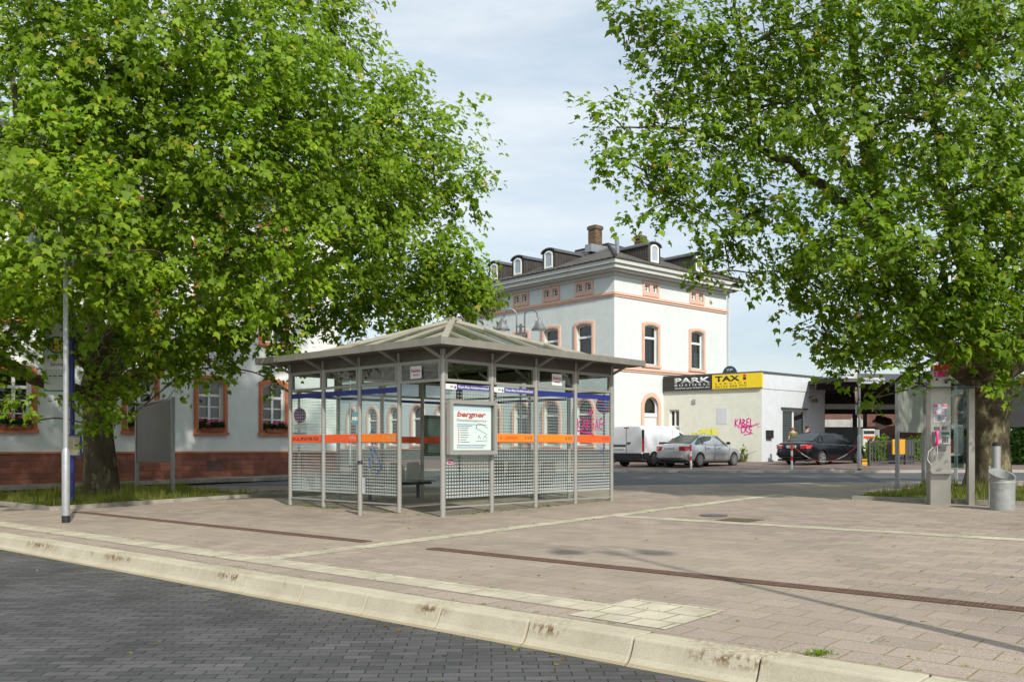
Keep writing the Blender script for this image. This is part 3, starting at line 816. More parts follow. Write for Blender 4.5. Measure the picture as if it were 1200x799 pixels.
# ------------------------------------------------------------------ station building
SX = Vector((5.19, 46.75)); SD = Vector((.749, .663)).normalized(); SROT = math.atan2(SD.y, SD.x)
st = thing('station_building', 'pale green grey station block with peach window surrounds, dark hip roof and dormers', 'station', (SX.x, SX.y, 0), SROT)
RW, LW = 9.54, 12.2                   # right face and left face lengths
TL = Matrix.Translation((0, 0, 0)) @ Matrix.Rotation(R(-90), 4, 'Z') @ Matrix.Translation((-LW, 0, 0))   # left face: x runs towards the corner
EAVE = 10.3
def lineu_right(u):
    dx = (u - 600) / F; m = (SX.x - dx * SX.y) / (dx * SD.y - SD.x); return m
def lineu_left(u):
    dx = (u - 600) / F; d = Vector((-SD.y, SD.x)); m = (SX.x - dx * SX.y) / (dx * d.y - d.x); return LW - m
rwin = [lineu_right(762.6), lineu_right(816.5)]
lwin = [lineu_left(u) for u in (684.7, 646.2, 610.8)]; lwin.append(lwin[-1] - (lwin[0] - lwin[-1]) / 2); lwin = [x for x in lwin if x > 1]
def sface(T, L, xs, nm, ground):
    holes = []
    for x in xs:
        holes.append(arch(x, 5.78, 1.10, 2.1, .10))
        for s in (-1, 1): holes.append(arch(x + s * .33, 9.62, .40, .40, 0))
    for (x, z0, w, h) in ground: holes.append(arch(x, z0, w, h, w / 2))
    facade(nm, [(0, 1.35), (L, 1.35), (L, EAVE + .4), (0, EAVE + .4)], holes, M['wall_s'], st, T)
    for i, x in enumerate(xs):
        window(st, T, x, 5.78, 1.10, 2.1, .10, M['peach'], .18, .06, 'transom', curtain=(.45 if i % 2 else None), sill=True)
        b = MB(T)
        for s in (-1, 1):
            b.ringy([(x + s * .33 - .33, 9.40), (x + s * .33 + .33, 9.40), (x + s * .33 + .33, 10.16), (x + s * .33 - .33, 10.16)], arch(x + s * .33, 9.62, .40, .40, 0), -.05 - .001 * s, .02)
        at = b.build('attic_window', M['peach'], st)
        for s in (-1, 1):
            f = MB(T); c = x + s * .33
            f.ringy(arch(c, 9.622, .396, .396, 0), arch(c, 9.68, .28, .28, 0), .08, .13)
            f.box(c - .012, c + .012, .085, .125, 9.68, 9.96); f.box(c - .14, c + .14, .086, .124, 9.81, 9.834)
            f.build('frame', M['frame'], at); MB(T).box(c - .15, c + .15, .115, .122, 9.67, 9.97).build('pane', M['pane'], at)
    for (x, z0, w, h) in ground:
        if z0 > 1.4: window(st, T, x, z0, w, h, w / 2, M['peach'], .20, .05, 'transom', sill=True)
    MB(T).box(-.06, L + .06, -.10, .02, 9.22, 9.34).box(-.04, L + .04, -.055, .02, 9.12, 9.22).build('string_course', M['peach'], st)
    MB(T).box(-.06, L + .06, -.10, .02, 5.44, 5.58).box(-.03, L + .03, -.05, .02, 5.34, 5.44).build('sill_course', M['peach'], st)
    MB(T).box(-.07, L + .07, -.07, .03, -.5, 1.30).build('plinth', M['plinth_s'], st)
    MB(T).box(-.09, L + .09, -.09, .03, 1.30, 1.40).build('plinth_cap', M['peach'], st)
door_x = rwin[0]
sface(ID, RW, rwin, 'wall', [(door_x, 1.37, 1.15, 2.75)])
sface(TL, LW, lwin, 'wall', [(x, 1.55, 1.15, 2.4) for x in lwin])
MB().box(RW - .01, RW, .02, LW, -.5, EAVE + .4).box(0.02, RW, LW - .02, LW, -.5, EAVE + .4).build('rear_wall', M['wall_s'], st)
# door with fanlight
dr = MB().ringy(arch(door_x, 0., 1.15 + .44, 4.12 + .22, .575 + .22), arch(door_x, -.01, 1.15, 4.12, .575), -.06, .02).build('door', M['peach'], st)
b = MB().box(door_x - .57, door_x + .57, .12, .2, 0, 3.05).box(door_x - .4, door_x - .05, .10, .13, 1.6, 2.8).box(door_x + .05, door_x + .4, .10, .13, 1.6, 2.8).box(door_x - .57, door_x + .57, .07, .2, 3.05, 3.18)
b.ringy(arch(door_x, 3.18, 1.14, .93, .57), arch(door_x, 3.25, 1.0, .79, .5), .1, .18); b.build('door_leaf', M['door_white'], dr)
MB().prismy(arch(door_x, 3.2, 1.1, .88, .55), .15, .16).build('fanlight', M['pane'], dr)
# cornice in steps and roof
b = MB()
for (o_, z0, z1) in ((.10, 10.18, 10.36), (.42, 10.36, 10.44), (.60, 10.44, 10.52), (.56, 10.52, 10.66), (.68, 10.66, 10.86)):
    b.box(-o_, RW + o_, -o_, LW + o_, z0, z1)
b.build('cornice', M['cornice'], st)
EV = .75; RZ0 = 10.87; RZ1 = 13.10; hw = RW / 2
rf = MB()
vs = [(-EV, -EV, RZ0), (RW + EV, -EV, RZ0), (RW + EV, LW + EV, RZ0), (-EV, LW + EV, RZ0), (hw, hw, RZ1), (hw, LW - hw, RZ1)]
vs += [(v[0], v[1], RZ0 + .06 if i < 4 else v[2] + .1) for i, v in enumerate(vs)]
rf.add(vs, [(6, 7, 10), (7, 8, 11, 10), (8, 9, 11), (9, 6, 10, 11), (0, 3, 2, 1), (0, 1, 7, 6), (1, 2, 8, 7), (2, 3, 9, 8), (3, 0, 6, 9)])
roof = rf.build('roof', M['slate'], st)
b = MB(); b.tube([(-EV, -EV, RZ0 + .1), (hw, hw, RZ1 + .12)], .09, 8).tube([(RW + EV, -EV, RZ0 + .1), (hw, hw, RZ1 + .12)], .09, 8).tube([(hw, hw, RZ1 + .12), (hw, LW - hw, RZ1 + .12)], .1, 8)
b.build('ridge_tile', M['shingle'], roof)
def roof_z(d): return RZ0 + .1 + (RZ1 - RZ0) * (d + EV) / (hw + EV)
def dormer(T, x, d0=-.25):
    """front in the plane y = d0 of the face frame T, running back into the roof"""
    z0 = roof_z(d0) - .05; w = .50; zt = z0 + 1.10
    pr = [(x - w, z0 - .15), (x + w, z0 - .15), (x + w, z0 + .86)] + [(x + w * math.cos(t), z0 + .86 + .20 * math.sin(t)) for t in [PI * k / 8 for k in range(1, 8)]] + [(x - w, z0 + .86)]
    d = MB(T).prismy(pr, d0, d0 + 4.0).build('dormer', M['shingle'], st)
    ro = [(p[0] + (.07 if p[0] > x else -.07) * 1., p[1] + .05) for p in pr[2:]]
    top = [(x + (w + .08) * math.cos(t), z0 + .86 + .27 * math.sin(t)) for t in [PI * k / 10 for k in range(11)]]
    bot = [(x + (w + .004) * math.cos(t), z0 + .86 + .204 * math.sin(t)) for t in [PI * k / 10 for k in reversed(range(11))]]
    MB(T).prismy(top + bot, d0 - .08, d0 + 4.).build('dormer_roof', M['dkgrey'], d)
    MB(T).ringy(arch(x, z0 + .02, .64, .94, .15), arch(x, z0 + .11, .46, .76, .11), d0 - .05, d0 - .001).build('frame', M['frame'], d)
    MB(T).prismy(arch(x, z0 + .11, .46, .76, .11), d0 - .02, d0 - .004).build('pane', M['curtain'], d)
for u in (645.5, 609.5): dormer(TL, lineu_left(u) + .1)
dormer(TL, lineu_left(583))
for u in (763., 815.5): dormer(ID, lineu_right(u) - .05)
def chimney(x, y, z0, z1, w):
    c = MB(Matrix.Translation((x, y, 0)))
    c.box(-w / 2, w / 2, -w / 2, w / 2, z0, z1).box(-w / 2 - .05, w / 2 + .05, -w / 2 - .05, w / 2 + .05, z1 - .22, z1 - .05)
    c.build('chimney', M['chimney'], roof, uv=True)
chimney(3.2, 4.35, 12.2, 13.95, .56)
chimney(8.3, 5.4, 11.3, 14.35, .50)
MB().box(1.9, 3.2, 3.4, 3.9, 12.2, 12.62).box(3.5, 4.1, 3.5, 3.56, 12.5, 12.8).build('roof_hatch', M['zinc'], roof)
MB().box(1.2, 1.38, .9, 1.06, 11.5, 12.35).build('vent_pipe', M['zinc'], roof)
b = MB(); b.tube([(RW + .12, -.08, .4), (RW + .12, -.08, 10.3)], .06, 10).build('downpipe', M['cornice'], st)
# low wing running on to the left
wg = thing('station_wing', 'low station wing with arched peach windows seen through the left glass panes of the shelter', 'building', (SX.x - SD.y * LW, SX.y + SD.x * LW, 0), SROT - R(90))
WL = 17.; T = Matrix.Translation((-WL, 0, 0))
wx = [1.6 + 2.65 * i for i in range(6)]
facade('wall', [(0, 1.35), (WL, 1.35), (WL, 6.0), (0, 6.0)], [arch(x, 1.6, 1.15, 2.5, .575) for x in wx], M['wall_s'], wg, T)
for x in wx: window(wg, T, x, 1.6, 1.15, 2.5, .575, M['peach'], .22, .05, 'transom')
MB(T).box(-.07, WL, -.07, .03, -.5, 1.30).build('plinth', M['plinth_s'], wg)
MB(T).box(-.09, WL, -.09, .03, 1.30, 1.40).build('plinth_cap', M['peach'], wg)
MB(T).box(-.5, WL - .05, -.5, 9.5, 5.9, 6.15).build('cornice', M['cornice'], wg)
MB(T).box(0, .02, .02, 9, -.5, 6.).box(0, WL, 8.98, 9, -.5, 6).build('rear_wall', M['wall_s'], wg)
MB(T).add([(-.55, -.55, 6.16), (WL - .06, -.55, 6.16), (WL - .06, 9.5, 6.16), (-.55, 9.5, 6.16), (4, 4.5, 7.4), (WL - .06, 4.5, 7.4)], [(0, 1, 5, 4), (2, 3, 4, 5), (3, 0, 4), (1, 2, 5), (3, 2, 1, 0)]).build('roof', M['slate'], wg)

# ------------------------------------------------------------------ taxi office
TX = Vector((12.47, 46.0)); TA = Vector((-.792, .611)).normalized(); TBv = Vector((.743, .669)).normalized()
tx = thing('taxi_office', 'flat roofed cream taxi office with black and yellow sign board and sprayed graffiti', 'office building', (TX.x, TX.y, 0), 0)
AL = 5.48; BL = 6.1; TOP = 5.18
angA = math.atan2(-TA.y, -TA.x)
TAm = Matrix.Rotation(angA, 4, 'Z') @ Matrix.Translation((-AL, 0, 0))          # x from the station to the corner
TBm = Matrix.Rotation(math.atan2(TBv.y, TBv.x), 4, 'Z')
def lu(u, d): dx = (u - 600) / F; return (TX.x - dx * TX.y) / (dx * d.y - d.x)
def ua(u): return AL - lu(u, TA)
def ub(u): return lu(u, TBv)
def zA(u, v): m = lu(u, TA); return EYE + (HOR - v) / F * (TX.y + TA.y * m)
def zB(u, v): m = lu(u, TBv); return EYE + (HOR - v) / F * (TX.y + TBv.y * m)
w0, w1 = ua(784.5), ua(796); wz0, wz1 = zA(790, 500), zA(790, 480)
facade('wall', [(0, -.3), (AL, -.3), (AL, TOP - .05), (0, TOP - .05)], [[(w0, wz0), (w1, wz0), (w1, wz1), (w0, wz1)]], M['wall_t'], tx, TAm)
window(tx, TAm, (w0 + w1) / 2, wz0, w1 - w0, wz1 - wz0, 0, None, style='mid', fd=.12)
d0, d1 = ub(917), ub(944); dz1 = zB(930, 480)
facade('wall', [(0, -.3), (BL, -.3), (BL, TOP - .05), (0, TOP - .05)], [[(d0, .3), (d1, .3), (d1, dz1), (d0, dz1)]], M['wall_t2'], tx, TBm)
dd = MB(TBm); dm = (d0 + d1) / 2
dd.ringy([(d0, .3), (d1, .3), (d1, dz1), (d0, dz1)], [(d0 + .07, .35), (d1 - .07, .35), (d1 - .07, dz1 - .08), (d0 + .07, dz1 - .08)], .08, .16)
dd.box(dm - .06, dm + .06, .075, .16, .35, dz1 - .08)
df = dd.build('window', M['frame'], tx)
MB(TBm).box(d0 + .06, d1 - .06, .115, .125, .34, dz1 - .07).build('pane', M['pane'], df)
b = MB(TBm)
for i in range(16): b.box(d0 + .1, dm - .08, .2, .23, dz1 - .2 - i * .12, dz1 - .16 - i * .12)
b.build('blind', M['green_blind'], df)
MB(TBm).box(d0 - .15, d1 + .12, -.10, .0, dz1 + .02, dz1 + .10).build('lintel', M['dkgrey'], tx)
MB(TBm).box(0.02, BL, -.03, .1, TOP - .80, TOP - .04).build('fascia', M['wall_t2'], tx)
cpoly = [Vector((0, 0)), TA * AL, TA * AL + Vector((6, 5)), TBv * BL + Vector((-5, 6)), TBv * BL]
cpoly = [Vector((0, 0)), TBv * BL, TBv * BL + TA * AL, TA * AL]
cc = sum(cpoly, Vector((0, 0))) / 4
MB().prism([p + (p - cc).normalized() * .09 for p in cpoly], TOP - .04, TOP + .07).build('roof', M['dkgrey'], tx)
mid = MB(); q = cpoly; mid.prism([q[1] * .999, q[2] * .999, q[2] * .99, q[1] * .99], -.3, TOP - .06); mid.build('rear_wall', M['wall_t2'], tx)
# sign boards
sz0 = zA(894, 453.6) ; sz1 = TOP - .02
sx0, sxm, sx1 = ua(778.5), ua(836), ua(894.2)
sb = MB(TAm).box(sx0, sxm - .004, -.14, -.004, sz0, sz1).build('sign_board', M['sign_black'], tx); sb['label'] = 'black half of the sign board reading PARK BUSINESS'
sy = MB(TAm).box(sxm + .004, sx1, -.15, -.004, sz0, sz1 + .003).build('sign_board', M['sign_yellow'], tx); sy['label'] = 'yellow half of the sign board reading TAXI SERVICE'
H = sz1 - sz0; L = sxm - sx0
text('PARK', (sx0 + L * .24, sz0 + H * .50, sxm - L * .04, sz0 + H * .90), M['sign_white'], sb, TAm, -.141, .035)
text('BUSINESS', (sx0 + L * .24, sz0 + H * .29, sxm - L * .05, sz0 + H * .44), M['sign_white'], sb, TAm, -.141, .01, spacing=1.5)
text('www.parktaxi.de', (sx0 + L * .24, sz0 + H * .06, sxm - L * .05, sz0 + H * .23), M['sign_white'], sb, TAm, -.141, .006, shear=.1)
L = sx1 - sxm
text('TAX', (sxm + L * .06, sz0 + H * .50, sxm + L * .57, sz0 + H * .90), M['sign_black'], sy, TAm, -.151, .04)
MB(TAm).box(sxm + L * .63, sxm + L * .69, -.154, -.149, sz0 + H * .56, sz0 + H * .74).build('lettering', M['sign_black'], sy)
MB(TAm).box(sxm + L * .63, sxm + L * .69, -.154, -.149, sz0 + H * .76, sz0 + H * .95).build('lettering', M['redink'], sy)
text('SERVICE', (sxm + L * .06, sz0 + H * .29, sxm + L * .70, sz0 + H * .41), M['sign_black'], sy, TAm, -.151, .005, spacing=1.7)
text('06123 999 777', (sxm + L * .06, sz0 + H * .05, sxm + L * .70, sz0 + H * .23), M['sign_black'], sy, TAm, -.151, -.002)
MB(TAm).box(ua(811.5), ua(815), -.05, .0, zA(813, 473), zA(813, 468)).build('vent', M['galv'], tx)
MB(TAm).box(ua(840), ua(852), -.012, .0, zA(846, 497), zA(846, 478)).build('wall_patch', M['wall_t2'], tx)
b = MB(TBm).box(ub(897.3), ub(903.5), -.16, .0, zB(900, 513.5), zB(900, 504)); b.build('letter_box', M['black'], tx)
b = MB(TBm); xx = ub(948); zz = zB(948, 466); b.tube([(xx, 0, zz), (xx, -.25, zz + .1)], .03, 8).box(xx - .09, xx + .09, -.45, -.2, zz - .25, zz - .05); b.build('wall_lamp', M['rust'], tx)
# sprayed tags
def strokes(segs, x0, z0, sx, sz, w, mat, T, parent, y=-.003, name='graffiti'):
    b = MB(T)
    for s in segs: b.ribbon([(x0 + p[0] * sx, z0 + p[1] * sz) for p in s], w, y, .003)
    return b.build(name, mat, parent)
GL = {'K': [[(0, 0), (.05, 1)], [(.6, 1), (.05, .45), (.65, 0)]], 'A': [[(0, 0), (.35, 1), (.6, 0)], [(.1, .4), (.55, .4)]], 'B': [[(0, 0), (.05, 1), (.5, .8), (.1, .5), (.6, .25), (0, 0)]],
      'E': [[(.6, 1), (.1, .9), (0, .1), (.6, 0)], [(.05, .5), (.5, .5)]], 'L': [[(.05, 1), (0, .1), (.6, .05)]], 'C': [[(.6, .9), (.2, 1), (0, .5), (.2, 0), (.6, .1)]],
      'R': [[(0, 0), (.05, 1), (.55, .8), (.1, .5), (.6, 0)]], 'S': [[(.6, .95), (.1, .9), (.15, .55), (.55, .4), (.45, .05), (0, .05)]], 'H': [[(0, 0), (.05, 1)], [(.55, 0), (.6, 1)], [(.03, .5), (.58, .5)]],
      'U': [[(0, 1), (.05, .1), (.5, .05), (.6, 1)]], 'O': [[(.1, .1), (0, .6), (.3, 1), (.6, .6), (.45, .05), (.1, .1)]], 'I': [[(.1, 0), (.15, 1)]], '!': [[(.15, .3), (.2, 1.1)], [(.13, 0), (.14, .06)]], 'N': [[(0, 0), (.05, 1), (.5, 0), (.6, 1)]],
      'J': [[(.5, 1), (.5, .15), (.2, 0), (0, .2)]], 'G': [[(.6, .9), (.2, 1), (0, .5), (.2, 0), (.6, .15), (.6, .5), (.35, .5)]], 'D': [[(0, 0), (.05, 1), (.55, .7), (.5, .2), (0, 0)]], '.': [[(.1, 0), (.12, .06)]]}
def spray(word, box, w, mat, T, parent, y=-.003, tilt=0., name='graffiti'):
    x0, z0, x1, z1 = box; n = len(word); cw = (x1 - x0) / n; segs = []
    for i, ch in enumerate(word):
        for s in GL.get(ch, []):
            segs.append([(x0 + i * cw + p[0] * cw * 1.15 + tilt * p[1] * cw, z0 + (z1 - z0) * p[1] + (.08 * (z1 - z0) if i % 2 else 0)) for p in s])
    return strokes(segs, 0, 0, 1, 1, w, mat, T, parent, y, name)
spray('KABEL', (ua(861.5), zA(870, 499.5), ua(884), zA(870, 491)), .055, M['magenta'], TAm, tx)
spray('CRS', (ua(868.5), zA(874, 507), ua(882), zA(874, 500)), .055, M['magenta'], TAm, tx)
strokes([[(ua(865), zA(870, 501)), (ua(884), zA(870, 498.5)), (ua(888), zA(888, 496))], [(ua(887), zA(887, 498)), (ua(887.6), zA(887, 498.4))], [(ua(889.5), zA(889, 496)), (ua(890), zA(889, 496.4))], [(ua(888.6), zA(889, 500)), (ua(889), zA(889, 500.4))], [(ua(872), zA(874, 509.5)), (ua(882), zA(874, 507.6))]], 0, 0, 1, 1, .05, M['magenta'], TAm, tx)
spray('SHEUN!!', (ua(819), zA(830, 513), ua(843), zA(830, 503.5)), .075, M['yellowspray'], TAm, tx, tilt=.1)
strokes([[(ua(808.5), zA(810, 509.5)), (ua(812), zA(812, 507)), (ua(817), zA(817, 507.5)), (ua(818), zA(818, 509))]], 0, 0, 1, 1, .08, M['yellowspray'], TAm, tx)
# round plate behind the roof edge
x = ua(847.5); y = .8; r = .36
t = thing('roof_sign', 'dark half round sign plate standing on the taxi office roof behind the board', 'sign', tx.location + (TAm @ Vector((x, y, TOP + .07))), angA)
MB().prismy([(.40 * math.cos(PI * k / 16), .42 * math.sin(PI * k / 16)) for k in range(17)], -.03, .03).build('plate', plain('dark blue plate', (.03, .05, .075), .5), t)
text('SNF', (-.17, .15, .17, .27), M['sign_white'], t, None, -.031, .01)
MB().box(-.03, .03, .031, .4, 0., .05).box(-.03, .03, .3, .36, 0, .3).build('bracket', M['galv'], t)

# ------------------------------------------------------------------ bus shelter
SA = Vector((.732, -.681)).normalized(); P1 = Vector((-1.297, 17.29)); SHROT = math.atan2(SA.y, SA.x)
sh = thing('bus_shelter', 'glass and grey metal waiting shelter with low glass pyramid roof and orange band', 'bus shelter', (P1.x, P1.y, 0), SHROT)
XL, YL = 5.03, 5.25
FL = Matrix.Translation((-XL, 0, 0))                                        # front left face
FR = Matrix.Rotation(R(90), 4, 'Z')                                         # front right face
BL_ = Matrix.Translation((-XL, 0, 0)) @ Matrix.Rotation(R(90), 4, 'Z')      # back left face, x from left corner to back corner
BR_ = Matrix.Translation((-XL, YL, 0))                                      # back right face, x from back corner to right corner
def shw(x, y): 
    c, s = math.cos(SHROT), math.sin(SHROT); return (P1.x + c * x - s * y, P1.y + s * x + c * y)
Z_RAIL, Z_TR, Z_TOP, Z_BEAM = .275, 2.66, 3.05, 3.30
posts = set()
for i in range(5):
    posts |= {(-XL + XL * i / 4, 0.), (0., YL * i / 4), (-XL, YL * i / 4), (-XL + XL * i / 4, YL)}
for (x, y) in sorted(posts):
    rr = .052 if (x, y) == (0., 0.) else .046
    gz = G(*shw(x, y))
    b = MB(); b.tube([(x, y, gz - .05), (x, y, Z_BEAM - .03)], rr, 16); po = b.build('post', M['metal'], sh, smooth=40)
FACES = [(FL, XL, 'front_left'), (FR, YL, 'front_right'), (BL_, YL, 'back_left'), (BR_, XL, 'back_right')]
def bay(T, L, i): a = L * i / 4; return a + .05, a + L / 4 - .05
for (T, L, nm) in FACES:
    # beam over the frames
    ins = .02
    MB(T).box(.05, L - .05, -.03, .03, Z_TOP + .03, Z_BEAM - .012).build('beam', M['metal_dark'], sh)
    for i in range(4):
        x0, x1 = bay(T, L, i)
        # transom light
        tf = MB(T).ringy([(x0, Z_TR), (x1, Z_TR), (x1, Z_TOP + .028), (x0, Z_TOP + .028)], [(x0 + .05, Z_TR + .05), (x1 - .05, Z_TR + .05), (x1 - .05, Z_TOP - .03), (x0 + .05, Z_TOP - .03)], -.025, .025).build('transom', M['metal'], sh)
        MB(T).box(x0 + .05, x1 - .05, -.004, .004, Z_TR + .05, Z_TOP - .03).build('transom_pane', M['glass'], tf)
        door = (nm == 'front_left' and i == 3) or (nm == 'back_right' and i == 3)
        if door: continue
        pn = MB(T).box(x0 + .015, x1 - .015, -.005, .005, Z_RAIL + .03, Z_TR - .005).build('glass_pane', M['dots'], sh, uv=True)
        MB(T).box(x0, x1, -.02, .02, Z_RAIL, Z_RAIL + .03).build('bottom_rail', M['metal'], pn)
        out = -1 if nm.startswith('front') else -1
        ys = (-.010, -.0055)
        rmv = nm == 'front_right' and i < 2
        if rmv:
            ya = -.008
            MB(T).box(x0 + .015, x0 + .30, *ys, 2.515, 2.615).build('logo_panel', M['white'], pn)
            MB(T).box(x0 + .305, x1 - .015, *ys, 2.515, 2.615).build('name_panel', M['violet'], pn)
            text('RMV', (x0 + .12, 2.545, x0 + .225, 2.585), M['stopgreen'], pn, T, -.0105, .015, shear=.3)
            MB(T).prismy([(x0 + .235, 2.53), (x0 + .275, 2.53), (x0 + .28, 2.565), (x0 + .255, 2.60), (x0 + .235, 2.56)], -.0125, -.0102).build('logo', M['violet'], pn)
            text('Rhein-Main-Verkehrsverbund', (x0 + .345, 2.54, x1 - .05, 2.595), M['white'], pn, T, -.0105, .012)
        else:
            MB(T).box(x0 + .015, x1 - .015, *ys, 2.50 if nm.startswith('front') else 2.54, 2.605).build('blue_stripe', M['blue'], pn)
        if not (nm == 'front_right' and i == 0):
            orr = (nm == 'front_left' and i < 2) or (nm == 'front_right' and i == 3) or nm.startswith('back')
            MB(T).box(x0 + .015, x1 - .015, *ys, 1.525, 1.69).build('orange_stripe', M['orange_red' if orr else 'orange'], pn)
            if not nm.startswith('back'):
                if (nm, i) != ('front_left', 0):
                    b = MB(T)
                    for q in range(3):
                        c = x1 - .10 - q * .085
                        b.ringy([(c + .028 * math.cos(t), 1.615 + .034 * math.sin(t)) for t in [2 * PI * k / 10 for k in range(10)]], [(c + .015 * math.cos(t), 1.615 + .02 * math.sin(t)) for t in [2 * PI * k / 10 for k in range(10)]], -.0125, -.0102)
                    b.build('emblem', M['rust'] if nm == 'front_right' else M['stripe'], pn)
# marker tags on the bands and panes
def bx_(T, L, i): x0, x1 = bay(T, L, i); return x0
spray('DULROHRAD', (bx_(FL, XL, 0) + .06, 1.57, bx_(FL, XL, 0) + 1.06, 1.635), .013, M['navy'], FL, sh, -.0105)
spray('HIS.JACKEU', (bx_(FR, YL, 1) + .05, 1.585, bx_(FR, YL, 1) + .72, 1.635), .011, M['redink'], FR, sh, -.0105)
spray('KARGAE', (bx_(FR, YL, 3) + .02, 1.80, bx_(FR, YL, 3) + .96, 2.05), .024, M['magenta_d'], FR, sh, -.0065)
strokes([[(bx_(FR, YL, 3) + .02, 1.78), (bx_(FR, YL, 3) + .4, 1.74), (bx_(FR, YL, 3) + .7, 1.66)], [(bx_(FR, YL, 3) + .42, 2.2), (bx_(FR, YL, 3) + .5, 2.27), (bx_(FR, YL, 3) + .56, 2.2), (bx_(FR, YL, 3) + .48, 2.13), (bx_(FR, YL, 3) + .42, 2.2)], [(bx_(FR, YL, 3) + .86, 2.06), (bx_(FR, YL, 3) + .88, 2.08)], [(bx_(FR, YL, 3) + .98, 2.03), (bx_(FR, YL, 3) + 1., 2.05)], [(bx_(FR, YL, 3) + .9, 1.93), (bx_(FR, YL, 3) + .92, 1.95)]], 0, 0, 1, 1, .035, M['magenta_d'], FR, sh, -.0065)
strokes([[(bx_(FR, YL, 3) + .72, 1.44), (bx_(FR, YL, 3) + .9, 1.42), (bx_(FR, YL, 3) + .78, 1.34), (bx_(FR, YL, 3) + .95, 1.30), (bx_(FR, YL, 3) + .93, 1.4)]], 0, 0, 1, 1, .012, M['blueink'], FR, sh, -.0065)
x = bx_(FL, XL, 2)
strokes([[(x + .2, 1.02), (x + .32, 1.0), (x + .25, 1.2), (x + .42, 1.1), (x + .3, 1.4), (x + .5, 1.3), (x + .35, 1.5), (x + .5, 1.48)], [(x + .28, 1.68), (x + .36, 1.78), (x + .46, 1.66), (x + .5, 1.55), (x + .3, 1.6)], [(x + .5, .88), (x + .68, 1.02), (x + .6, 1.12), (x + .52, 1.25)]], 0, 0, 1, 1, .02, M['bluespray'], FL, sh, -.0065)
# poster case on the first right bay
T = FR; x0, x1 = .03, 1.31
pc = MB(T).ringy([(x0, 1.27), (x1, 1.27), (x1, 2.31), (x0, 2.31)], [(x0 + .09, 1.35), (x1 - .09, 1.35), (x1 - .09, 2.23), (x0 + .09, 2.23)], -.17, -.055).build('poster_case', M['metal'], sh, bevel=.008)
MB(T).box(x0 + .088, x1 - .088, -.105, -.06, 1.349, 2.231).build('case_back', M['metal_dark'], pc)
pp = MB(T).box(x0 + .10, x1 - .13, -.112, -.106, 1.36, 2.22).build('poster', M['paper'], pc)
px0, px1, pz0, pz1 = x0 + .10, x1 - .13, 1.36, 2.22; PW = px1 - px0
MB(T).box(px0 + .002, px1 - .002, -.1135, -.1122, 2.12, 2.218).build('poster_header', plain('pale blue paper', (.66, .74, .84), .6, var=.02), pp)
text('bergner', (px0 + PW * .12, 1.965, px1 - PW * .14, 2.10), M['redink'], pp, T, -.1125, .03, shear=.22)
text('Dienstleistungsservice', (px0 + PW * .12, 1.895, px1 - PW * .13, 1.955), M['greyink'], pp, T, -.1125, .0)
b = MB(T); b2 = MB(T); b3 = MB(T); b4 = MB(T)
def dashes(b, xa, xb, z, h):
    x = xa
    while x < xb - .01:
        w = random.uniform(.02, .05); b.box(x, min(x + w, xb), -.1135, -.1122, z, z + h); x += w + .008
dashes(b2, px0 + PW * .13, px1 - PW * .14, 1.845, .014); dashes(b2, px0 + PW * .13, px0 + PW * .5, 1.815, .014)
for q in range(7):
    z = 1.775 - q * .045
    b3.box(px0 + PW * .15, px0 + PW * .18, -.1135, -.1122, z, z + .022); dashes(b, px0 + PW * .21, px0 + PW * (.36 + .1 * random.random()), z + .004, .014)
dashes(b2, px0 + PW * .12, px1 - PW * .14, 1.445, .018); dashes(b, px0 + PW * .12, px1 - PW * .2, 1.405, .015)
b.build('small_print', M['greyink'], pp); b2.build('small_print', M['blueink'], pp); b3.build('bullet', M['redink'], pp)
strokes([[(.60, .52), (.66, .60), (.78, .58), (.9, .50)], [(.60, .50), (.72, .44), (.84, .38), (.9, .36)], [(.62, .54), (.60, .47)], [(.66, .25), (.68, .33), (.72, .26)], [(.8, .25), (.84, .34), (.88, .26)], [(.6, .2), (.9, .22)]], px0, pz0, PW, pz1 - pz0, .008, M['greyink'], T, pp, -.1125, name='line_drawing')
MB(T).box(x0 + .088, x1 - .088, -.15, -.146, 1.349, 2.231).build('case_glass', M['glass'], pc)
MB(T).box(.10, .27, -.012, -.006, 1.10, 1.20).build('sticker', M['white'], sh)
strokes([[(.12, 1.12), (.25, 1.12), (.25, 1.18), (.12, 1.18), (.12, 1.12)], [(.15, 1.13), (.22, 1.17)]], 0, 0, 1, 1, .02, M['magenta_d'], T, sh, -.0125, name='sticker_print')
def nobill(T, xc):
    MB(T).box(xc - .16, xc + .16, -.032, -.026, 2.74, 2.98).build('notice', M['white'], sh)
    text('Bekleben', (xc - .13, 2.86, xc + .13, 2.93), M['magenta_d'], sh, T, -.0325, .01)
    text('verboten !', (xc - .09, 2.79, xc + .10, 2.835), M['magenta_d'], sh, T, -.0325, .01)
nobill(FL, XL * 3.42 / 4); nobill(FR, YL * 2.5 / 4)
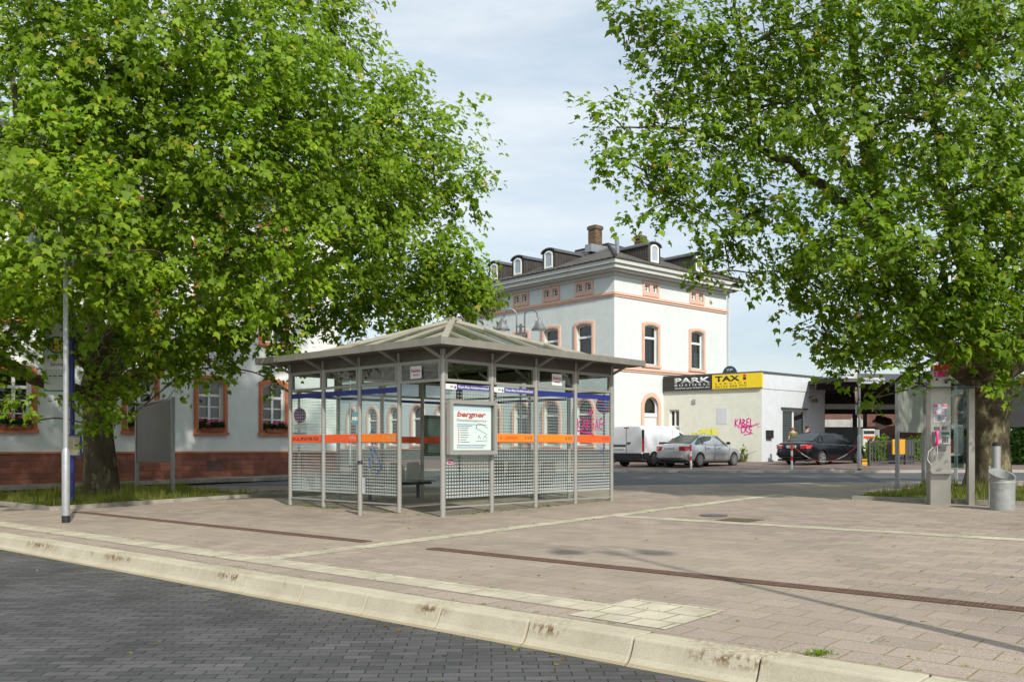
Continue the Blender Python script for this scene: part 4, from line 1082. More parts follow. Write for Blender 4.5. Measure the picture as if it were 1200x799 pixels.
# roof: soffit, fascia, brackets, glass pyramid
OH = .56; zf0, zf1 = 3.27, 3.405
rect = lambda o: [(-XL - o, -o), (o, -o), (o, YL + o), (-XL - o, YL + o)]
def ring(name, o1, o0, z0, z1, mat, par=sh, bev=0.):
    a = rect(o1); c = rect(o0); b = MB(); vs = [(p[0], p[1], z) for z in (z0, z1) for P in (a, c) for p in P]; fs = []
    for i in range(4):
        j = (i + 1) % 4; fs += [(i, j, 4 + j, 4 + i), (8 + i, 12 + i, 12 + j, 8 + j), (i, 8 + i, 8 + j, j), (4 + i, 4 + j, 12 + j, 12 + i)]
    return b.add(vs, fs).build(name, mat, par, bevel=bev)
ring('fascia', OH, OH - .03, zf0, zf1, M['fascia'], bev=.004)
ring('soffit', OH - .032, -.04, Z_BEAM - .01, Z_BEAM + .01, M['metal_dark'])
ring('gutter', OH - .032, -.22, zf1 - .03, zf1 - .01, M['fascia'])
for (T, L, nm) in FACES:
    for i in range(5):
        x = min(max(L * i / 4, .0), L)
        MB(T).bar((x, -.04, Z_TOP + .04), (x, -OH + .05, zf0 + .02), .035, .05).build('bracket', M['metal'], sh)
ap = Vector((-XL / 2, YL / 2, 4.28)); zb = 3.42; o_ = -.16
base = rect(o_)
for i in range(4):
    a = Vector((*base[i], zb)); c = Vector((*base[(i + 1) % 4], zb)); t = Vector((0, 0, .012))
    MB().add([a, c, ap, a - t, c - t, ap - t], [(0, 1, 2), (5, 4, 3), (0, 3, 4, 1), (1, 4, 5, 2), (2, 5, 3, 0)]).build('roof_glass', M['roofglass'], sh)
    MB().bar(a, ap + (a - ap) * .02, .13, .10).build('hip_bar', M['roofbar'], sh)
    mid = (a + c) / 2
    for k in range(1, 5):
        f = k / 5; p = a + (c - a) * f
        s = 1 - abs(2 * f - 1); q = mid + (p - mid) * (1 - s) if False else None
        # bar runs perpendicular to the eave up to the hip
        top = p + (ap - mid) * s
        MB().bar(p + Vector((0, 0, .02)), top + Vector((0, 0, .01)), .055, .07).build('glazing_bar', M['roofbar'], sh)
    MB().bar(a, c, .07, .10).build('eave_bar', M['fascia'], sh)
MB().prism([(ap.x - .13, ap.y - .13), (ap.x + .13, ap.y - .13), (ap.x + .13, ap.y + .13), (ap.x - .13, ap.y + .13)], ap.z + .01, ap.z + .07).build('apex_cap', M['roofbar'], sh)
for s in ((-XL, 0, 0, YL), (-XL, YL, 0, 0)):
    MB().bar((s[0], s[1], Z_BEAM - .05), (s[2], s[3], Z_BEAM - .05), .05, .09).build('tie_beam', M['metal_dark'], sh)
# timetable case inside on the back wall
T = BL_; x0, x1 = YL * 3 / 4 + .12, YL - .12
tcs = MB(T).ringy([(x0, 1.2), (x1, 1.2), (x1, 2.25), (x0, 2.25)], [(x0 + .08, 1.28), (x1 - .08, 1.28), (x1 - .08, 2.17), (x0 + .08, 2.17)], .03, .12).build('timetable_case', M['metal_dark'], sh)
MB(T).box(x0 + .07, x1 - .07, .05, .09, 1.27, 2.18).build('timetable_sheet', plain('pale green sheet', (.33, .42, .38), .5, var=.1), tcs)

# benches inside along both back walls
def make_bench(label, loc, rz):
    t = thing('bench', label, 'bench', loc, rz, 'benches inside the shelter')
    n = 4; w = .56
    MB().box(-n * w / 2 - .05, n * w / 2 + .05, -.04, .04, .34, .40).build('support_beam', M['dkgrey'], t)
    for s in (-1, 1):
        b = MB(); b.box(s * .75 - .03, s * .75 + .03, -.03, .03, 0., .34).box(s * .75 - .05, s * .75 + .05, -.22, .22, -.02, .015); b.build('leg', M['dkgrey'], t)
    for i in range(n):
        c = -n * w / 2 + w * (i + .5)
        b = MB(); vs = []; fs = []
        prof = [(-.26, .43), (-.22, .455), (-.05, .435), (.13, .425), (.19, .445), (.23, .52), (.26, .70), (.285, .88)]
        for q, (y, z) in enumerate(prof):
            hw_ = w / 2 - .035 - (.05 if q == len(prof) - 1 else 0)
            vs += [(c - hw_, y, z), (c + hw_, y, z), (c - hw_, y + .004, z - .022), (c + hw_, y + .004, z - .022)]
        for q in range(len(prof) - 1):
            o = 4 * q; fs += [(o, o + 1, o + 5, o + 4), (o + 3, o + 2, o + 6, o + 7), (o, o + 4, o + 6, o + 2), (o + 1, o + 3, o + 7, o + 5)]
        o = 4 * (len(prof) - 1); fs += [(0, 2, 3, 1), (o, o + 1, o + 3, o + 2)]
        b.add(vs, fs).build('seat', M['steel'], t, smooth=40)
        MB().bar((c, -.2, .42), (c, .05, .37), .05, .03).build('seat_bracket', M['dkgrey'], t)
    return t
x, y = shw(-XL + .45, 2.65); make_bench('row of four grey metal seats seen through the open door bay of the shelter', (x, y, G(x, y)), SHROT + R(90))
x, y = shw(-2.6, YL - .45); make_bench('row of four grey metal seats behind the right hand glass panes of the shelter', (x, y, G(x, y)), SHROT)

# small capped post in front of the shelter
x, y = -2.95, 17.9
t = thing('bollard', 'slim grey bollard with black cap standing against the left glass of the shelter', 'bollard', spot(x, y))
MB().tube([(0, 0, -.05), (0, 0, 1.0)], .045, 14).build('shaft', M['metal'], t, smooth=40)
MB().lathe([(.05, .99), (.05, 1.04), (.035, 1.06)], 14).build('cap', M['black'], t, smooth=40)
MB().box(.04, .10, -.05, .05, .42, .72).build('lock_box', M['galv'], t)

# ------------------------------------------------------------------ lamps
def lamp_parts(t, h, rz, z_sleeve=1.30, base=True):
    T = Matrix.Rotation(rz, 4, 'Z')
    po = MB().tube([(0, 0, z_sleeve - .03), (0, 0, h)], [.047, .04], 14).build('pole', M['galv'], t, smooth=40)
    MB().lathe([(.07, .10), (.07, z_sleeve), (.047, z_sleeve + .07)], 16).build('sleeve', M['galv'], t, smooth=40)
    MB().lathe([(.072, -.05), (.072, .13)], 16).build('base_band', M['black'], t)
    for s in (-1, 1):
        pts = [(s * .12, 0, h - .42), (s * .12, 0, h + .25)] + [(s * (.12 + .19 - .19 * math.cos(a)), 0, h + .25 + .19 * math.sin(a)) for a in [PI * k / 8 for k in range(1, 9)]] + [(s * .5, 0, h + .18)]
        ar = MB(T).tube(pts, .022, 10).build('arm', M['galv'], t, smooth=50)
        c = T @ Vector((s * .56, 0, 0))
        sd_ = MB().lathe([(.012, h + .20), (.03, h + .17), (.215, h - .14), (.235, h - .15), (.235, h - .19), (.20, h - .19)], 24, (c.x, c.y, 0)).build('shade', M['galv'], ar, smooth=30)
        MB().lathe([(.19, h - .185), (.19, h - .20)], 20, (c.x, c.y, 0)).build('lens', M['lampclear'], ar)
        MB(T).box(s * .44 - .02, s * .44 + .02, -.03, .03, h - .16, h + .12).build('ballast', M['galv'], ar)
    b = MB(T)
    for z in (h - .34, h - .08): b.box(-.15, .15, -.035, .035, z - .02, z + .02)
    b.build('clamp', M['galv'], t)
def lamp(label, x, y, h, rz):
    t = thing('street_lamp', label, 'street lamp', spot(x, y), 0, 'twin cone street lamps')
    lamp_parts(t, h, rz); return t
lamp('silver twin lamp pole standing on the paving in front of the left tree', -8.23, 17.0, 5.15, R(12))
lamp('twin cone lamp rising behind the shelter roof in front of the station', .26, 27.6, 4.85, R(0))
lamp('distant twin cone lamp showing above the left end of the shelter roof', -7.9, 45., 6.2, R(20))
lamp('twin lamp at the right hand edge whose thin shadow crosses the paving', 3.60, 6.05, 5.2, R(-8))

# ------------------------------------------------------------------ bus stop sign
t = thing('bus_stop_sign', 'blue bus stop pole with H flag and framed timetable beside the left tree trunk', 'bus stop', spot(-10.45, 21.9))
MB().tube([(0, 0, -.05), (0, 0, 4.6)], .055, 14).build('pole', M['bluepole'], t, smooth=40)
fl = MB().box(-.66, -.07, -.02, .02, 2.6, 4.45).build('flag', M['signsheet'], t)
b = MB().ringy([(-.36 + .21 * math.cos(k * PI / 14), 3.78 + .21 * math.sin(k * PI / 14)) for k in range(28)], [(-.36 + .165 * math.cos(k * PI / 14), 3.78 + .165 * math.sin(k * PI / 14)) for k in range(28)], -.026, -.0205); b.build('ring', M['stopgreen'], fl)
MB().prismy([(-.36 + .164 * math.cos(k * PI / 14), 3.78 + .164 * math.sin(k * PI / 14)) for k in range(28)], -.024, -.0205).build('disc', M['stopyellow'], fl)
text('H', (-.46, 3.67, -.26, 3.89), M['stopgreen'], fl, None, -.0245, .03)
MB().box(-.655, -.075, -.0225, -.0203, 3.2, 3.46).build('name_strip', M['white'], fl)
text('Bahnhof', (-.5, 3.28, -.2, 3.36), M['greyink'], fl, None, -.0228, .01)
MB().box(-.655, -.075, -.0225, -.0203, 2.68, 2.71).build('line', M['stopgreen'], fl)
MB().box(-.62, -.58, -.0225, -.0203, 3.02, 3.07).box(-.55, -.48, -.0225, -.0203, 3.03, 3.06).box(-.45, -.36, -.0225, -.0203, 3.03, 3.06).box(-.33, -.22, -.0225, -.0203, 3.03, 3.06).build('small_print', M['greyink'], fl)
tf = MB().ringy([(-.09, 1.13), (.26, 1.13), (.26, 1.66), (-.09, 1.66)], [(-.05, 1.17), (.22, 1.17), (.22, 1.62), (-.05, 1.62)], -.10, -.057).build('timetable_frame', M['bluepole'], t)
MB().box(-.052, .222, -.08, -.06, 1.168, 1.622).build('timetable', M['cream'], tf)
b = MB(); 
for q in range(12): dashes_x = -.03; b.box(-.03, .06, -.082, -.0805, 1.55 - q * .022, 1.557 - q * .022); b.box(.085, .2, -.082, -.0805, 1.55 - q * .022, 1.557 - q * .022)
b.box(-.03, .18, -.082, -.0805, 1.58, 1.595).box(.165, .2, -.082, -.0805, 1.19, 1.22)
b.build('small_print', M['greyink'], tf)

# ------------------------------------------------------------------ notice boards
def board(label, a, c, z0, z1, mat, ztop):
    a = Vector(a); c = Vector(c); d = c - a; L = d.length
    t = thing('notice_board', label, 'notice board', spot(a.x, a.y), math.atan2(d.y, d.x))
    gz = G(a.x, a.y)
    for x in (0, L): MB().box(x - .045, x + .045, -.045, .045, -.3, ztop - gz).build('post', M['galv'], t, bevel=.006)
    MB().box(.05, L - .05, -.02, .02, z0 - gz, z1 - gz).build('panel', mat, t)
    MB().box(.05, L - .05, -.03, .03, z1 - gz, z1 - gz + .04).build('top_rail', M['galv'], t)
board('blank dark grey board on two posts beside the left tree', (-10.95, 26.9), (-9.2, 25.0), 1.0, 2.70, M['board_back'], 2.79)
board('blank pale green grey board on two tall posts left of the phone pillar', (10.2, 24.4), (11.5, 25.75), 1.83, 3.12, M['galv_dark'], 3.20)
board('dark board half hidden behind the right tree trunk', (13.1, 27.2), (15.2, 25.2), 2.0, 3.3, M['dkgrey'], 3.4)

# ------------------------------------------------------------------ phone pillar
pr = R(-8)
t = thing('phone_pillar', 'stainless steel public phone pillar with pink handset and glass side screen', 'phone pillar', spot(8.72, 18.75), pr)
MB().box(-.20, .20, 0, .28, -.05, 2.38).build('column', M['steel'], t, bevel=.01)
MB().box(-.20, .20, 0.0, .28, 2.39, 2.74).build('head', M['steel'], t, bevel=.01)
MB().box(-.12, .16, -.012, -.001, 2.60, 2.72).build('head_label', M['pink'], t)
text('T', (-.10, 2.62, -.05, 2.70), M['white'], t, None, -.013, .02)
MB().box(-.13, .19, .02, .22, 2.745, 2.85).build('top_light', plain('red lamp hood', (.7, .03, .02), .4), t)
MB().box(.08, .12, -.008, 0, 2.47, 2.51).build('lock', M['black'], t)
pl_ = MB().box(-.14, .13, -.014, -.001, 1.68, 2.05).build('instruction_plate', plain('pale instruction sheet', (.45, .46, .50), .5), t)
b = MB(); b.box(-.13, -.06, -.018, -.0145, 1.99, 2.03).box(-.13, -.08, -.018, -.0145, 1.86, 1.885); b.box(.02, .12, -.018, -.0145, 2.0, 2.03); b.build('small_print', M['pink'], pl_)
b = MB()
for q in range(8): b.box(-.12, .0, -.018, -.0145, 1.83 - q * .018, 1.838 - q * .018); b.box(.01, .12, -.018, -.0145, 1.95 - q * .03, 1.958 - q * .03)
b.build('small_print', M['greyink'], pl_)
MB().box(-.12, -.02, -.02, -.001, 1.53, 1.59).box(.03, .12, -.02, -.001, 1.53, 1.59).build('coin_slot', M['dkgrey'], t)
ph = MB().box(-.15, .17, -.06, -.001, 1.23, 1.50).build('phone_unit', M['galv'], t, bevel=.008)
MB().box(.0, .15, -.066, -.0605, 1.42, 1.48).build('display', M['stopgreen'], ph)
b = MB()
for i in range(3):
    for j in range(4): b.box(.01 + i * .045, .04 + i * .045, -.068, -.0605, 1.27 + j * .034, 1.295 + j * .034)
b.build('keypad', M['dkgrey'], ph)
hs_ = MB().tube([(-.10, -.10, 1.24), (-.105, -.13, 1.28), (-.105, -.135, 1.42), (-.10, -.10, 1.47)], [.030, .026, .024, .034], 10); hs_.ball((-.10, -.09, 1.235), .038, 10, 7); hs_.ball((-.10, -.09, 1.475), .04, 10, 7)
hs_.build('handset', M['pink'], ph, smooth=50)
MB().tube([(-.10, -.10, 1.2), (-.10, -.13, 1.05), (-.13, -.16, .85), (-.22, -.16, .80), (-.29, -.12, .92), (-.26, -.08, 1.08), (-.16, -.05, 1.17)], .010, 8).build('phone_cord', M['galv'], ph, smooth=60)
MB().box(-.08, .10, -.03, -.001, 1.10, 1.19).build('coin_return', M['dkgrey'], t)
MB().box(-.22, .20, -.14, 0, .63, .68).build('shelf', M['steel'], t, bevel=.008)
MB().box(-.56, .62, -.34, .45, 2.37, 2.388).build('canopy', glass_mat('greenish canopy glass', (.45, .60, .52), spec=.12), t)
MB().box(.40, .415, -.10, .62, .75, 2.36).build('side_screen', glass_mat('greenish side glass', (.55, .72, .66), spec=.10), t)
MB().box(.52, .64, -.06, .06, -.05, 2.365).build('side_post', M['steel'], t, bevel=.006)
MB().box(.20, .42, .1, .16, 1.0, 1.05).box(.20, .42, .1, .16, 2.2, 2.25).build('side_bracket', M['steel'], t)

# ------------------------------------------------------------------ litter bin and pipe
t = thing('litter_bin', 'round weathered galvanised litter bin with slanted open rim by the right tree', 'litter bin', spot(9.27, 17.42))
b = MB(); seg = 24; vs = []; fs = []
for (r, zf) in ((.215, 0.), (.215, .35), (.22, 1.), (.235, 1.03), (.205, 1.02), (.20, .35), (.195, .06)):
    for k in range(seg):
        a = 2 * PI * k / seg; top = .66 + .10 * math.cos(a - R(100))
        vs.append((r * math.cos(a), r * math.sin(a), zf * top if zf > .36 else zf))
for i in range(6):
    for k in range(seg): k2 = (k + 1) % seg; fs.append((i * seg + k, i * seg + k2, (i + 1) * seg + k2, (i + 1) * seg + k))
fs += [tuple(reversed(range(seg))), tuple(range(6 * seg, 7 * seg))]
b.add(vs, fs); b.build('body', plain('stained galvanised bin', (.30, .315, .305), .55, metal=.3, var=.15, scale=6, dirt=(.20, .19, .17), dirtscale=5), t, smooth=40)
MB().ringy([(.24 * math.cos(2 * PI * k / 20), .24 * math.sin(2 * PI * k / 20)) for k in range(20)], [(.217 * math.cos(2 * PI * k / 20), .217 * math.sin(2 * PI * k / 20)) for k in range(20)], -.02, .02).build('x', None, t) if False else None
MB().lathe([(.222, .50), (.226, .52), (.222, .54)], 24).build('band', M['galv_dark'], t, smooth=40)
t = thing('pipe_post', 'short grey pipe post with black cap behind the litter bin', 'post', spot(9.62, 18.3))
MB().tube([(0, 0, -.05), (0, 0, 1.2)], .075, 14).build('pipe', M['galv'], t, smooth=40)
MB().lathe([(.079, 1.19), (.079, 1.25), (.06, 1.27)], 14).build('cap', M['black'], t, smooth=40)
MB().tube([(-.13, .02, -.05), (-.13, .02, .8)], .022, 8).build('side_rod', M['galv'], t)
MB().box(-.15, .08, -.03, .05, .5, .55).build('strap', M['galv'], t)

# ------------------------------------------------------------------ street sign pole
t = thing('street_sign', 'silver lamp post carrying a white street name plate and round sign seen edge on', 'street sign', spot(13.0, 34.5))
lamp_parts(t, 5.4, R(0), 1.32)
gz = G(13.0, 34.5)
zz = EYE + (525 - 446) / F * 34.5 - gz
sp = MB().box(.08, .96, -.015, .015, zz - .11, zz + .11).build('name_plate', M['white'], t)
b = MB(); dd_ = .12
x = .18
while x < .72: w_ = random.uniform(.03, .09); b.box(x, x + w_, -.018, -.0152, zz - .025, zz + .025); x += w_ + .02
b.build('small_print', M['blueink'], sp)
strokes([[(.80, zz + .06), (.88, zz), (.80, zz - .06)]], 0, 0, 1, 1, .035, M['blueink'], None, sp, -.0155, name='arrow')
sp = MB().box(-.98, -.08, -.015, .015, zz + .09, zz + .31).build('name_plate', M['white'], t)
strokes([[(-.86, zz + .26), (-.94, zz + .2), (-.86, zz + .14)]], 0, 0, 1, 1, .035, M['blueink'], None, sp, -.0155, name='arrow')
b = MB(); b.box(-.8, -.5, -.018, -.0152, zz + .175, zz + .225); b.box(-.46, -.2, -.018, -.0152, zz + .175, zz + .225); b.build('small_print', M['blueink'], sp)
z2 = EYE + (525 - 463) / F * 34.5 - gz
TT = Matrix.Translation((-.13, -.05, z2)) @ Matrix.Rotation(R(62), 4, 'Z')
rs = MB(TT).lathe([(.30, -.012), (.30, .012)], 24, axis='y').build('round_sign', plain('sign back', (.5, .36, .31), .5), t)
MB(TT).box(-.2, .2, -.01, .01, -.72, -.36).build('supplement_plate', M['galv'], t)

# ------------------------------------------------------------------ barrier posts and chain
def redpost(label, x, y, tilt):
    t = thing('barrier_post', label, 'barrier post', spot(x, y), 0, 'red and white barrier posts'); t.rotation_euler = (0, tilt, 0)
    for i in range(5):
        z0 = [-.05, .42, .60, .80, .93][i]; z1 = [.42, .60, .80, .93, 1.06][i]
        MB().tube([(0, 0, z0), (0, 0, z1)], .042, 12).build('band', M['white' if i in (0, 2) else 'redpaint'] if i != 3 else M['redpaint'], t, smooth=40)
    MB().lathe([(.09, -.03), (.09, .02), (.045, .04)], 12).build('foot', M['galv'], t)
redpost('leaning red and white post beside the rear wheel of the silver saloon', 7.33, 37.7, R(-1.5))
redpost('red and white post with a chain in front of the black saloon boot', 10.93, 36.0, 0)
pa = spot(10.95, 36.0, 1.02); pb = spot(12.93, 34.55, .98)
ch = thing('barrier_chain', 'red and white plastic chain sagging from the post to the sign pole', 'chain', pa)
N = 14
for i in range(N):
    pts = []
    for q in (0, .5, 1):
        f = (i + q) / N; p = (pb - pa) * f; p.z -= 4 * .62 * f * (1 - f); pts.append(p)
    MB().tube(pts, .016, 7).build('link', M['redpaint' if (i // 2) % 2 == 0 else 'white'], ch)

# ------------------------------------------------------------------ signs behind the shelter
def roadsign(name, label, x, y, h, faces, rz=0.):
    t = thing(name, label, 'road sign', spot(x, y), 0)
    MB().tube([(0, 0, -.05), (0, 0, h)], .038, 12).build('pole', M['galv'], t, smooth=40)
    for f in faces: f(t)
    t.rotation_euler = (0, 0, rz)
def nostop(z, r, cross=True):
    def f(t):
        d = MB().lathe([(r, -.06), (r, -.045)], 28, (0, 0, z), 'y').build('disc', M['redpaint'], t)
        MB().lathe([(r * .80, -.064), (r * .80, -.0605)], 28, (0, 0, z), 'y').build('face', M['blueink'], d)
        b = MB().prismy([(-.68 * r * .8, z + .82 * r * .8), (-.82 * r * .8, z + .68 * r * .8), (.68 * r * .8, z - .82 * r * .8), (.82 * r * .8, z - .68 * r * .8)], -.067, -.0645); b.build('slash', M['redpaint'], d)
        if cross: MB().prismy([(.68 * r * .8, z + .82 * r * .8), (-.82 * r * .8, z - .68 * r * .8), (-.68 * r * .8, z - .82 * r * .8), (.82 * r * .8, z + .68 * r * .8)], -.0682, -.0647).build('slash', M['redpaint'], d)
    return f
def plate(x0, x1, z0, z1, mat):
    return lambda t: MB().box(x0, x1, -.055, -.045, z0, z1).build('plate', mat, t)
roadsign('road_sign', 'no stopping sign on a thin pole seen through the leftmost shelter pane', -7.35, 31.8, 3.0, [nostop(2.3, .26), plate(-.25, .25, 1.78, 1.98, M['white']), plate(-.28, .28, 1.62, 1.74, M['galv']), plate(-.2, .2, 1.25, 1.42, M['white'])], R(50))
roadsign('road_sign', 'blue and red no parking sign behind the right end pane of the shelter', 3.25, 32.5, 2.95, [nostop(2.55, .30, False)])
roadsign('road_sign', 'teal and white direction plate seen through the middle left panes', -6.4, 38.0, 2.9, [plate(-.19, .19, 2.38, 2.55, M['teal']), plate(-.19, .19, 2.22, 2.37, M['white']), plate(-.19, .19, 2.05, 2.21, M['teal'])])

# ------------------------------------------------------------------ platform roof, walls and railing on the far right
CX = Vector((17.0, 50.1))
pc = thing('platform_canopy', 'dark open platform roof on steel columns beyond the taxi office', 'platform roof', (CX.x, CX.y, 0), R(6))
gz = .65
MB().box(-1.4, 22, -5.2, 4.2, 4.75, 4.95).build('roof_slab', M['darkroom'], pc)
MB().box(-1.4, 22, 4.1, 4.2, 3.42, 4.74).build('painted_shade_panel', M['darkroom'], pc)  # added dark sheet standing in for the deep shade under the roof
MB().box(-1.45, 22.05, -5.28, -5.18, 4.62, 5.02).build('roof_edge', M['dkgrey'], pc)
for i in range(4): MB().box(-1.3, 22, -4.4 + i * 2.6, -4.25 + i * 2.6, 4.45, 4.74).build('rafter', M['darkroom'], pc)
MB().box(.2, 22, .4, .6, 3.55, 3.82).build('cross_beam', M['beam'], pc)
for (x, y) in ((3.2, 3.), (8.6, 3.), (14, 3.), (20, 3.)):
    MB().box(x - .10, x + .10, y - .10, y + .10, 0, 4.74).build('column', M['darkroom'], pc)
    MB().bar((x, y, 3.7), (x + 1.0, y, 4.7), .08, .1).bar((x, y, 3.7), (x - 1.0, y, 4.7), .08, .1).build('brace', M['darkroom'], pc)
t = thing('dark_hoarding', 'dark grey sheet hoarding standing under the platform roof behind the black saloon', 'hoarding', (17.2, 52.2, gz), R(4))
for i in range(4): MB().box(i * .76, i * .76 + .75, 0, .06, 0, 1.95).build('panel', M['dkgrey'], t)
t = thing('shed_wall', 'low brick and dark glass shed with pale lintel deep under the platform roof', 'shed', (17.4, 60.0, 0), R(4))
MB().box(0, 7, 0, 4, 0, 2.6).box(0, 7, .0, 4, 3.3, 4.4).build('wall', M['brickwall'], t, uv=True)
MB().box(-.05, 7.05, -.06, .5, 2.75, 3.28).build('lintel', M['beam'], t)
for i in range(3): MB().box(.6 + i * 2.2, 1.0 + i * 2.2, -.05, .02, 1.2, 2.7).build('window_post', M['stonewall'], t)
bw = thing('brick_wall', 'old red brick wall with a dark round hole and white scrawl under the platform roof', 'wall', (22.15, 57.5, 0), R(3))
hx = 1.0
hole = [(hx + .62 * math.cos(2 * PI * k / 14) * (1 + .18 * math.sin(3 * k)), 3.05 + .40 * math.sin(2 * PI * k / 14) * (1 + .2 * math.cos(5 * k))) for k in range(14)]
facade('face', [(0, -.2), (5.4, -.2), (5.4, 4.0), (0, 4.0)], [hole], M['brickwall'], bw, ID, .5)
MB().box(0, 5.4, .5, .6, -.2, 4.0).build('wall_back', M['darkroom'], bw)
MB().box(3.7, 5.4, -.05, -.002, 2.95, 3.05).box(3.7, 3.78, -.05, -.002, 3.05, 3.9).build('pipe', M['darkroom'], bw)
strokes([[(.3, 1.7), (.5, 2.0), (.8, 1.75), (.6, 1.6)], [(.3, 1.4), (.5, 1.6), (.6, 1.35), (.8, 1.55), (1.0, 1.35)], [(.9, 1.9), (1.1, 2.05), (1.2, 1.8), (.95, 1.75)]], 0, .3, 1, 1, .06, M['beam'], ID, bw, -.004)
strokes([[(1.5, 1.2), (1.7, 2.2), (2.1, 2.3), (2.2, 1.2)], [(2.5, 1.2), (2.4, 2.1), (2.9, 2.3), (3.0, 1.1)], [(3.2, 1.3), (3.4, 2.2), (3.8, 2.1), (3.7, 1.2)]], 0, 0, 1, 1, .05, M['darkroom'], ID, bw, -.004)
MB().box(-.9, -.3, .2, .3, 0, 3.3).build('white_pier', M['cornice'], bw)
t = thing('rubble_wall', 'low yellow rubble stone wall behind the railing right of the brick wall', 'wall', (24.9, 52.0, 0), R(2))
MB().box(0, 12, 0, .5, -.1, 2.3).build('stone_face', M['stonewall'], t, uv=True)
MB().box(-.05, 12.05, -.06, .56, 2.3, 2.42).build('coping', M['plinth_s'], t)
# ticket machine
t = thing('ticket_machine', 'white and red ticket machine standing behind the ochre railing panel', 'ticket machine', (17.55, 45.3, .6), R(8))
MB().box(-.32, .32, 0, .45, 0, 1.75).build('cabinet', M['cornice'], t, bevel=.02)
MB().box(-.28, .28, -.012, -.001, 1.5, 1.66).build('screen', M['black'], t); MB().box(-.28, .28, -.012, -.001, 1.28, 1.4).build('red_panel', M['redink'], t); MB().box(.33, .55, .0, .45, 0, 1.72).build('side_case', M['galv_dark'], t)
# railing
def fence(label, a, c, panels):
    a = Vector(a); c = Vector(c); d = c - a; L = d.length
    t = thing('railing', label, 'railing', spot(a.x, a.y, .07), math.atan2(d.y, d.x), 'dark railing runs by the street')
    rise = (G(c.x, c.y) - G(a.x, a.y)) / L
    for z in (.16, 1.02): MB().bar((0, 0, z), (L, 0, z + rise * L), .05, .06).build('rail', M['fence'], t)
    n = int(L / .16)
    for i in range(1, n):
        x = L * i / n
        if i % 12 == 0: MB().box(x - .05, x + .05, -.05, .05, -.1, 1.08 + rise * x).build('post', M['fence'], t)
        else: MB().box(x - .02, x + .02, -.012, .012, .17 + rise * x, 1.0 + rise * x).build('baluster', M['fence'], t)
    for x in (0, L): MB().box(x - .05, x + .05, -.05, .05, -.1, 1.08 + rise * x).build('post', M['fence'], t)
    return t
rl = fence('dark baluster railing between the sign pole and the phone pillar', (15.2, 39.2), (20.2, 41.0), 0)
t = thing('ochre_panel', 'ochre yellow enamel notice panel with a blue square fixed to the railing', 'notice', spot(16.45, 39.45, .15), R(19))
MB().box(-.33, .33, -.16, -.08, .38, 1.02).build('plate', M['yellowbox'], t, bevel=.006)
MB().box(-.23, -.06, -.166, -.161, .72, .90).build('blue_square', M['blueink'], t)
MB().box(-.24, .0, -.166, -.161, .56, .58).box(-.24, .06, -.166, -.161, .48, .50).build('small_print', M['dkgrey'], t)
t = thing('grey_box', 'dark grey bin cabinet behind the railing beside the ochre panel', 'cabinet', spot(17.5, 41.0, .07), R(15))
MB().prismy([(-.45, 0), (.45, 0), (.45, .92), (.35, 1.05), (-.45, 1.1)], 0, .6).build('body', M['dkgrey'], t, bevel=.02); MB().box(-.48, .48, -.03, .63, 1.1, 1.14).build('lid', M['black'], t)
t = thing('marker_light', 'small yellow reflector block standing at the foot of the sign pole', 'reflector', spot(14.9, 39.0, .075), 0)
MB().box(-.11, .11, -.06, .06, 0, .28).build('body', M['yellowbox'], t, bevel=.01); MB().box(-.112, .112, -.062, .062, .18, .23).build('stripe', M['black'], t)

# hedges of leaf clumps
def bush(name, label, cat, c, r, n, size, mat, group=None):
    t = thing(name, label, cat, c, 0, group)
    def gen():
        while True:
            p = Vector((random.uniform(-1, 1), random.uniform(-1, 1), random.uniform(0, 1)))
            q = Vector((p.x, p.y, p.z * 2 - 1)) if False else p
            if (abs(p.x) ** 3 + abs(p.y) ** 3 + p.z ** 4) < 1. and random.random() < .25 + .75 * max(abs(p.x), abs(p.y), p.z): break
        p = Vector((p.x * r[0], p.y * r[1], .02 + p.z * r[2] * (1 + .12 * math.sin(p.x * 7) + .1 * math.sin(p.x * 17 + p.y * 5))))
        return p, Vector((random.gauss(0, .6), random.gauss(-.3, .6), random.gauss(.1, .6)))
    blades(n, gen, size, 'foliage', mat, t)
    b = MB()
    for i in range(14):
        a = Vector((random.uniform(-.6, .6) * r[0], random.uniform(-.5, .5) * r[1], -.05)); b.tube([a, a + Vector((random.gauss(0, .15), random.gauss(0, .1), r[2] * .5)), a + Vector((random.gauss(0, .3), random.gauss(0, .2), r[2] * .85))], [.02, .014, .006], 5)
    b.build('stem', M['bark'], t)
bush('hedge', 'bright green hedge growing behind the railing', 'hedge', spot(19.2, 44.0), (2.6, .9, 1.15), 5200, .13, M['leaf_r'])
bush('bush', 'tall dark green bush behind the phone pillar', 'bush', spot(21.4, 43.0), (1.3, 1.2, 3.6), 4200, .16, M['hedge'])
bush('bush', 'dense dark green bush beyond the street right of the big right trunk', 'bush', spot(22.6, 39.0), (2.6, 1.3, 2.6), 7000, .16, M['hedge'])
bush('weed', 'small weed clump at the wall foot by the silver saloon', 'plant', spot(11.6, 46.3, .05), (.22, .14, .75), 90, .12, M['leaf_r'])

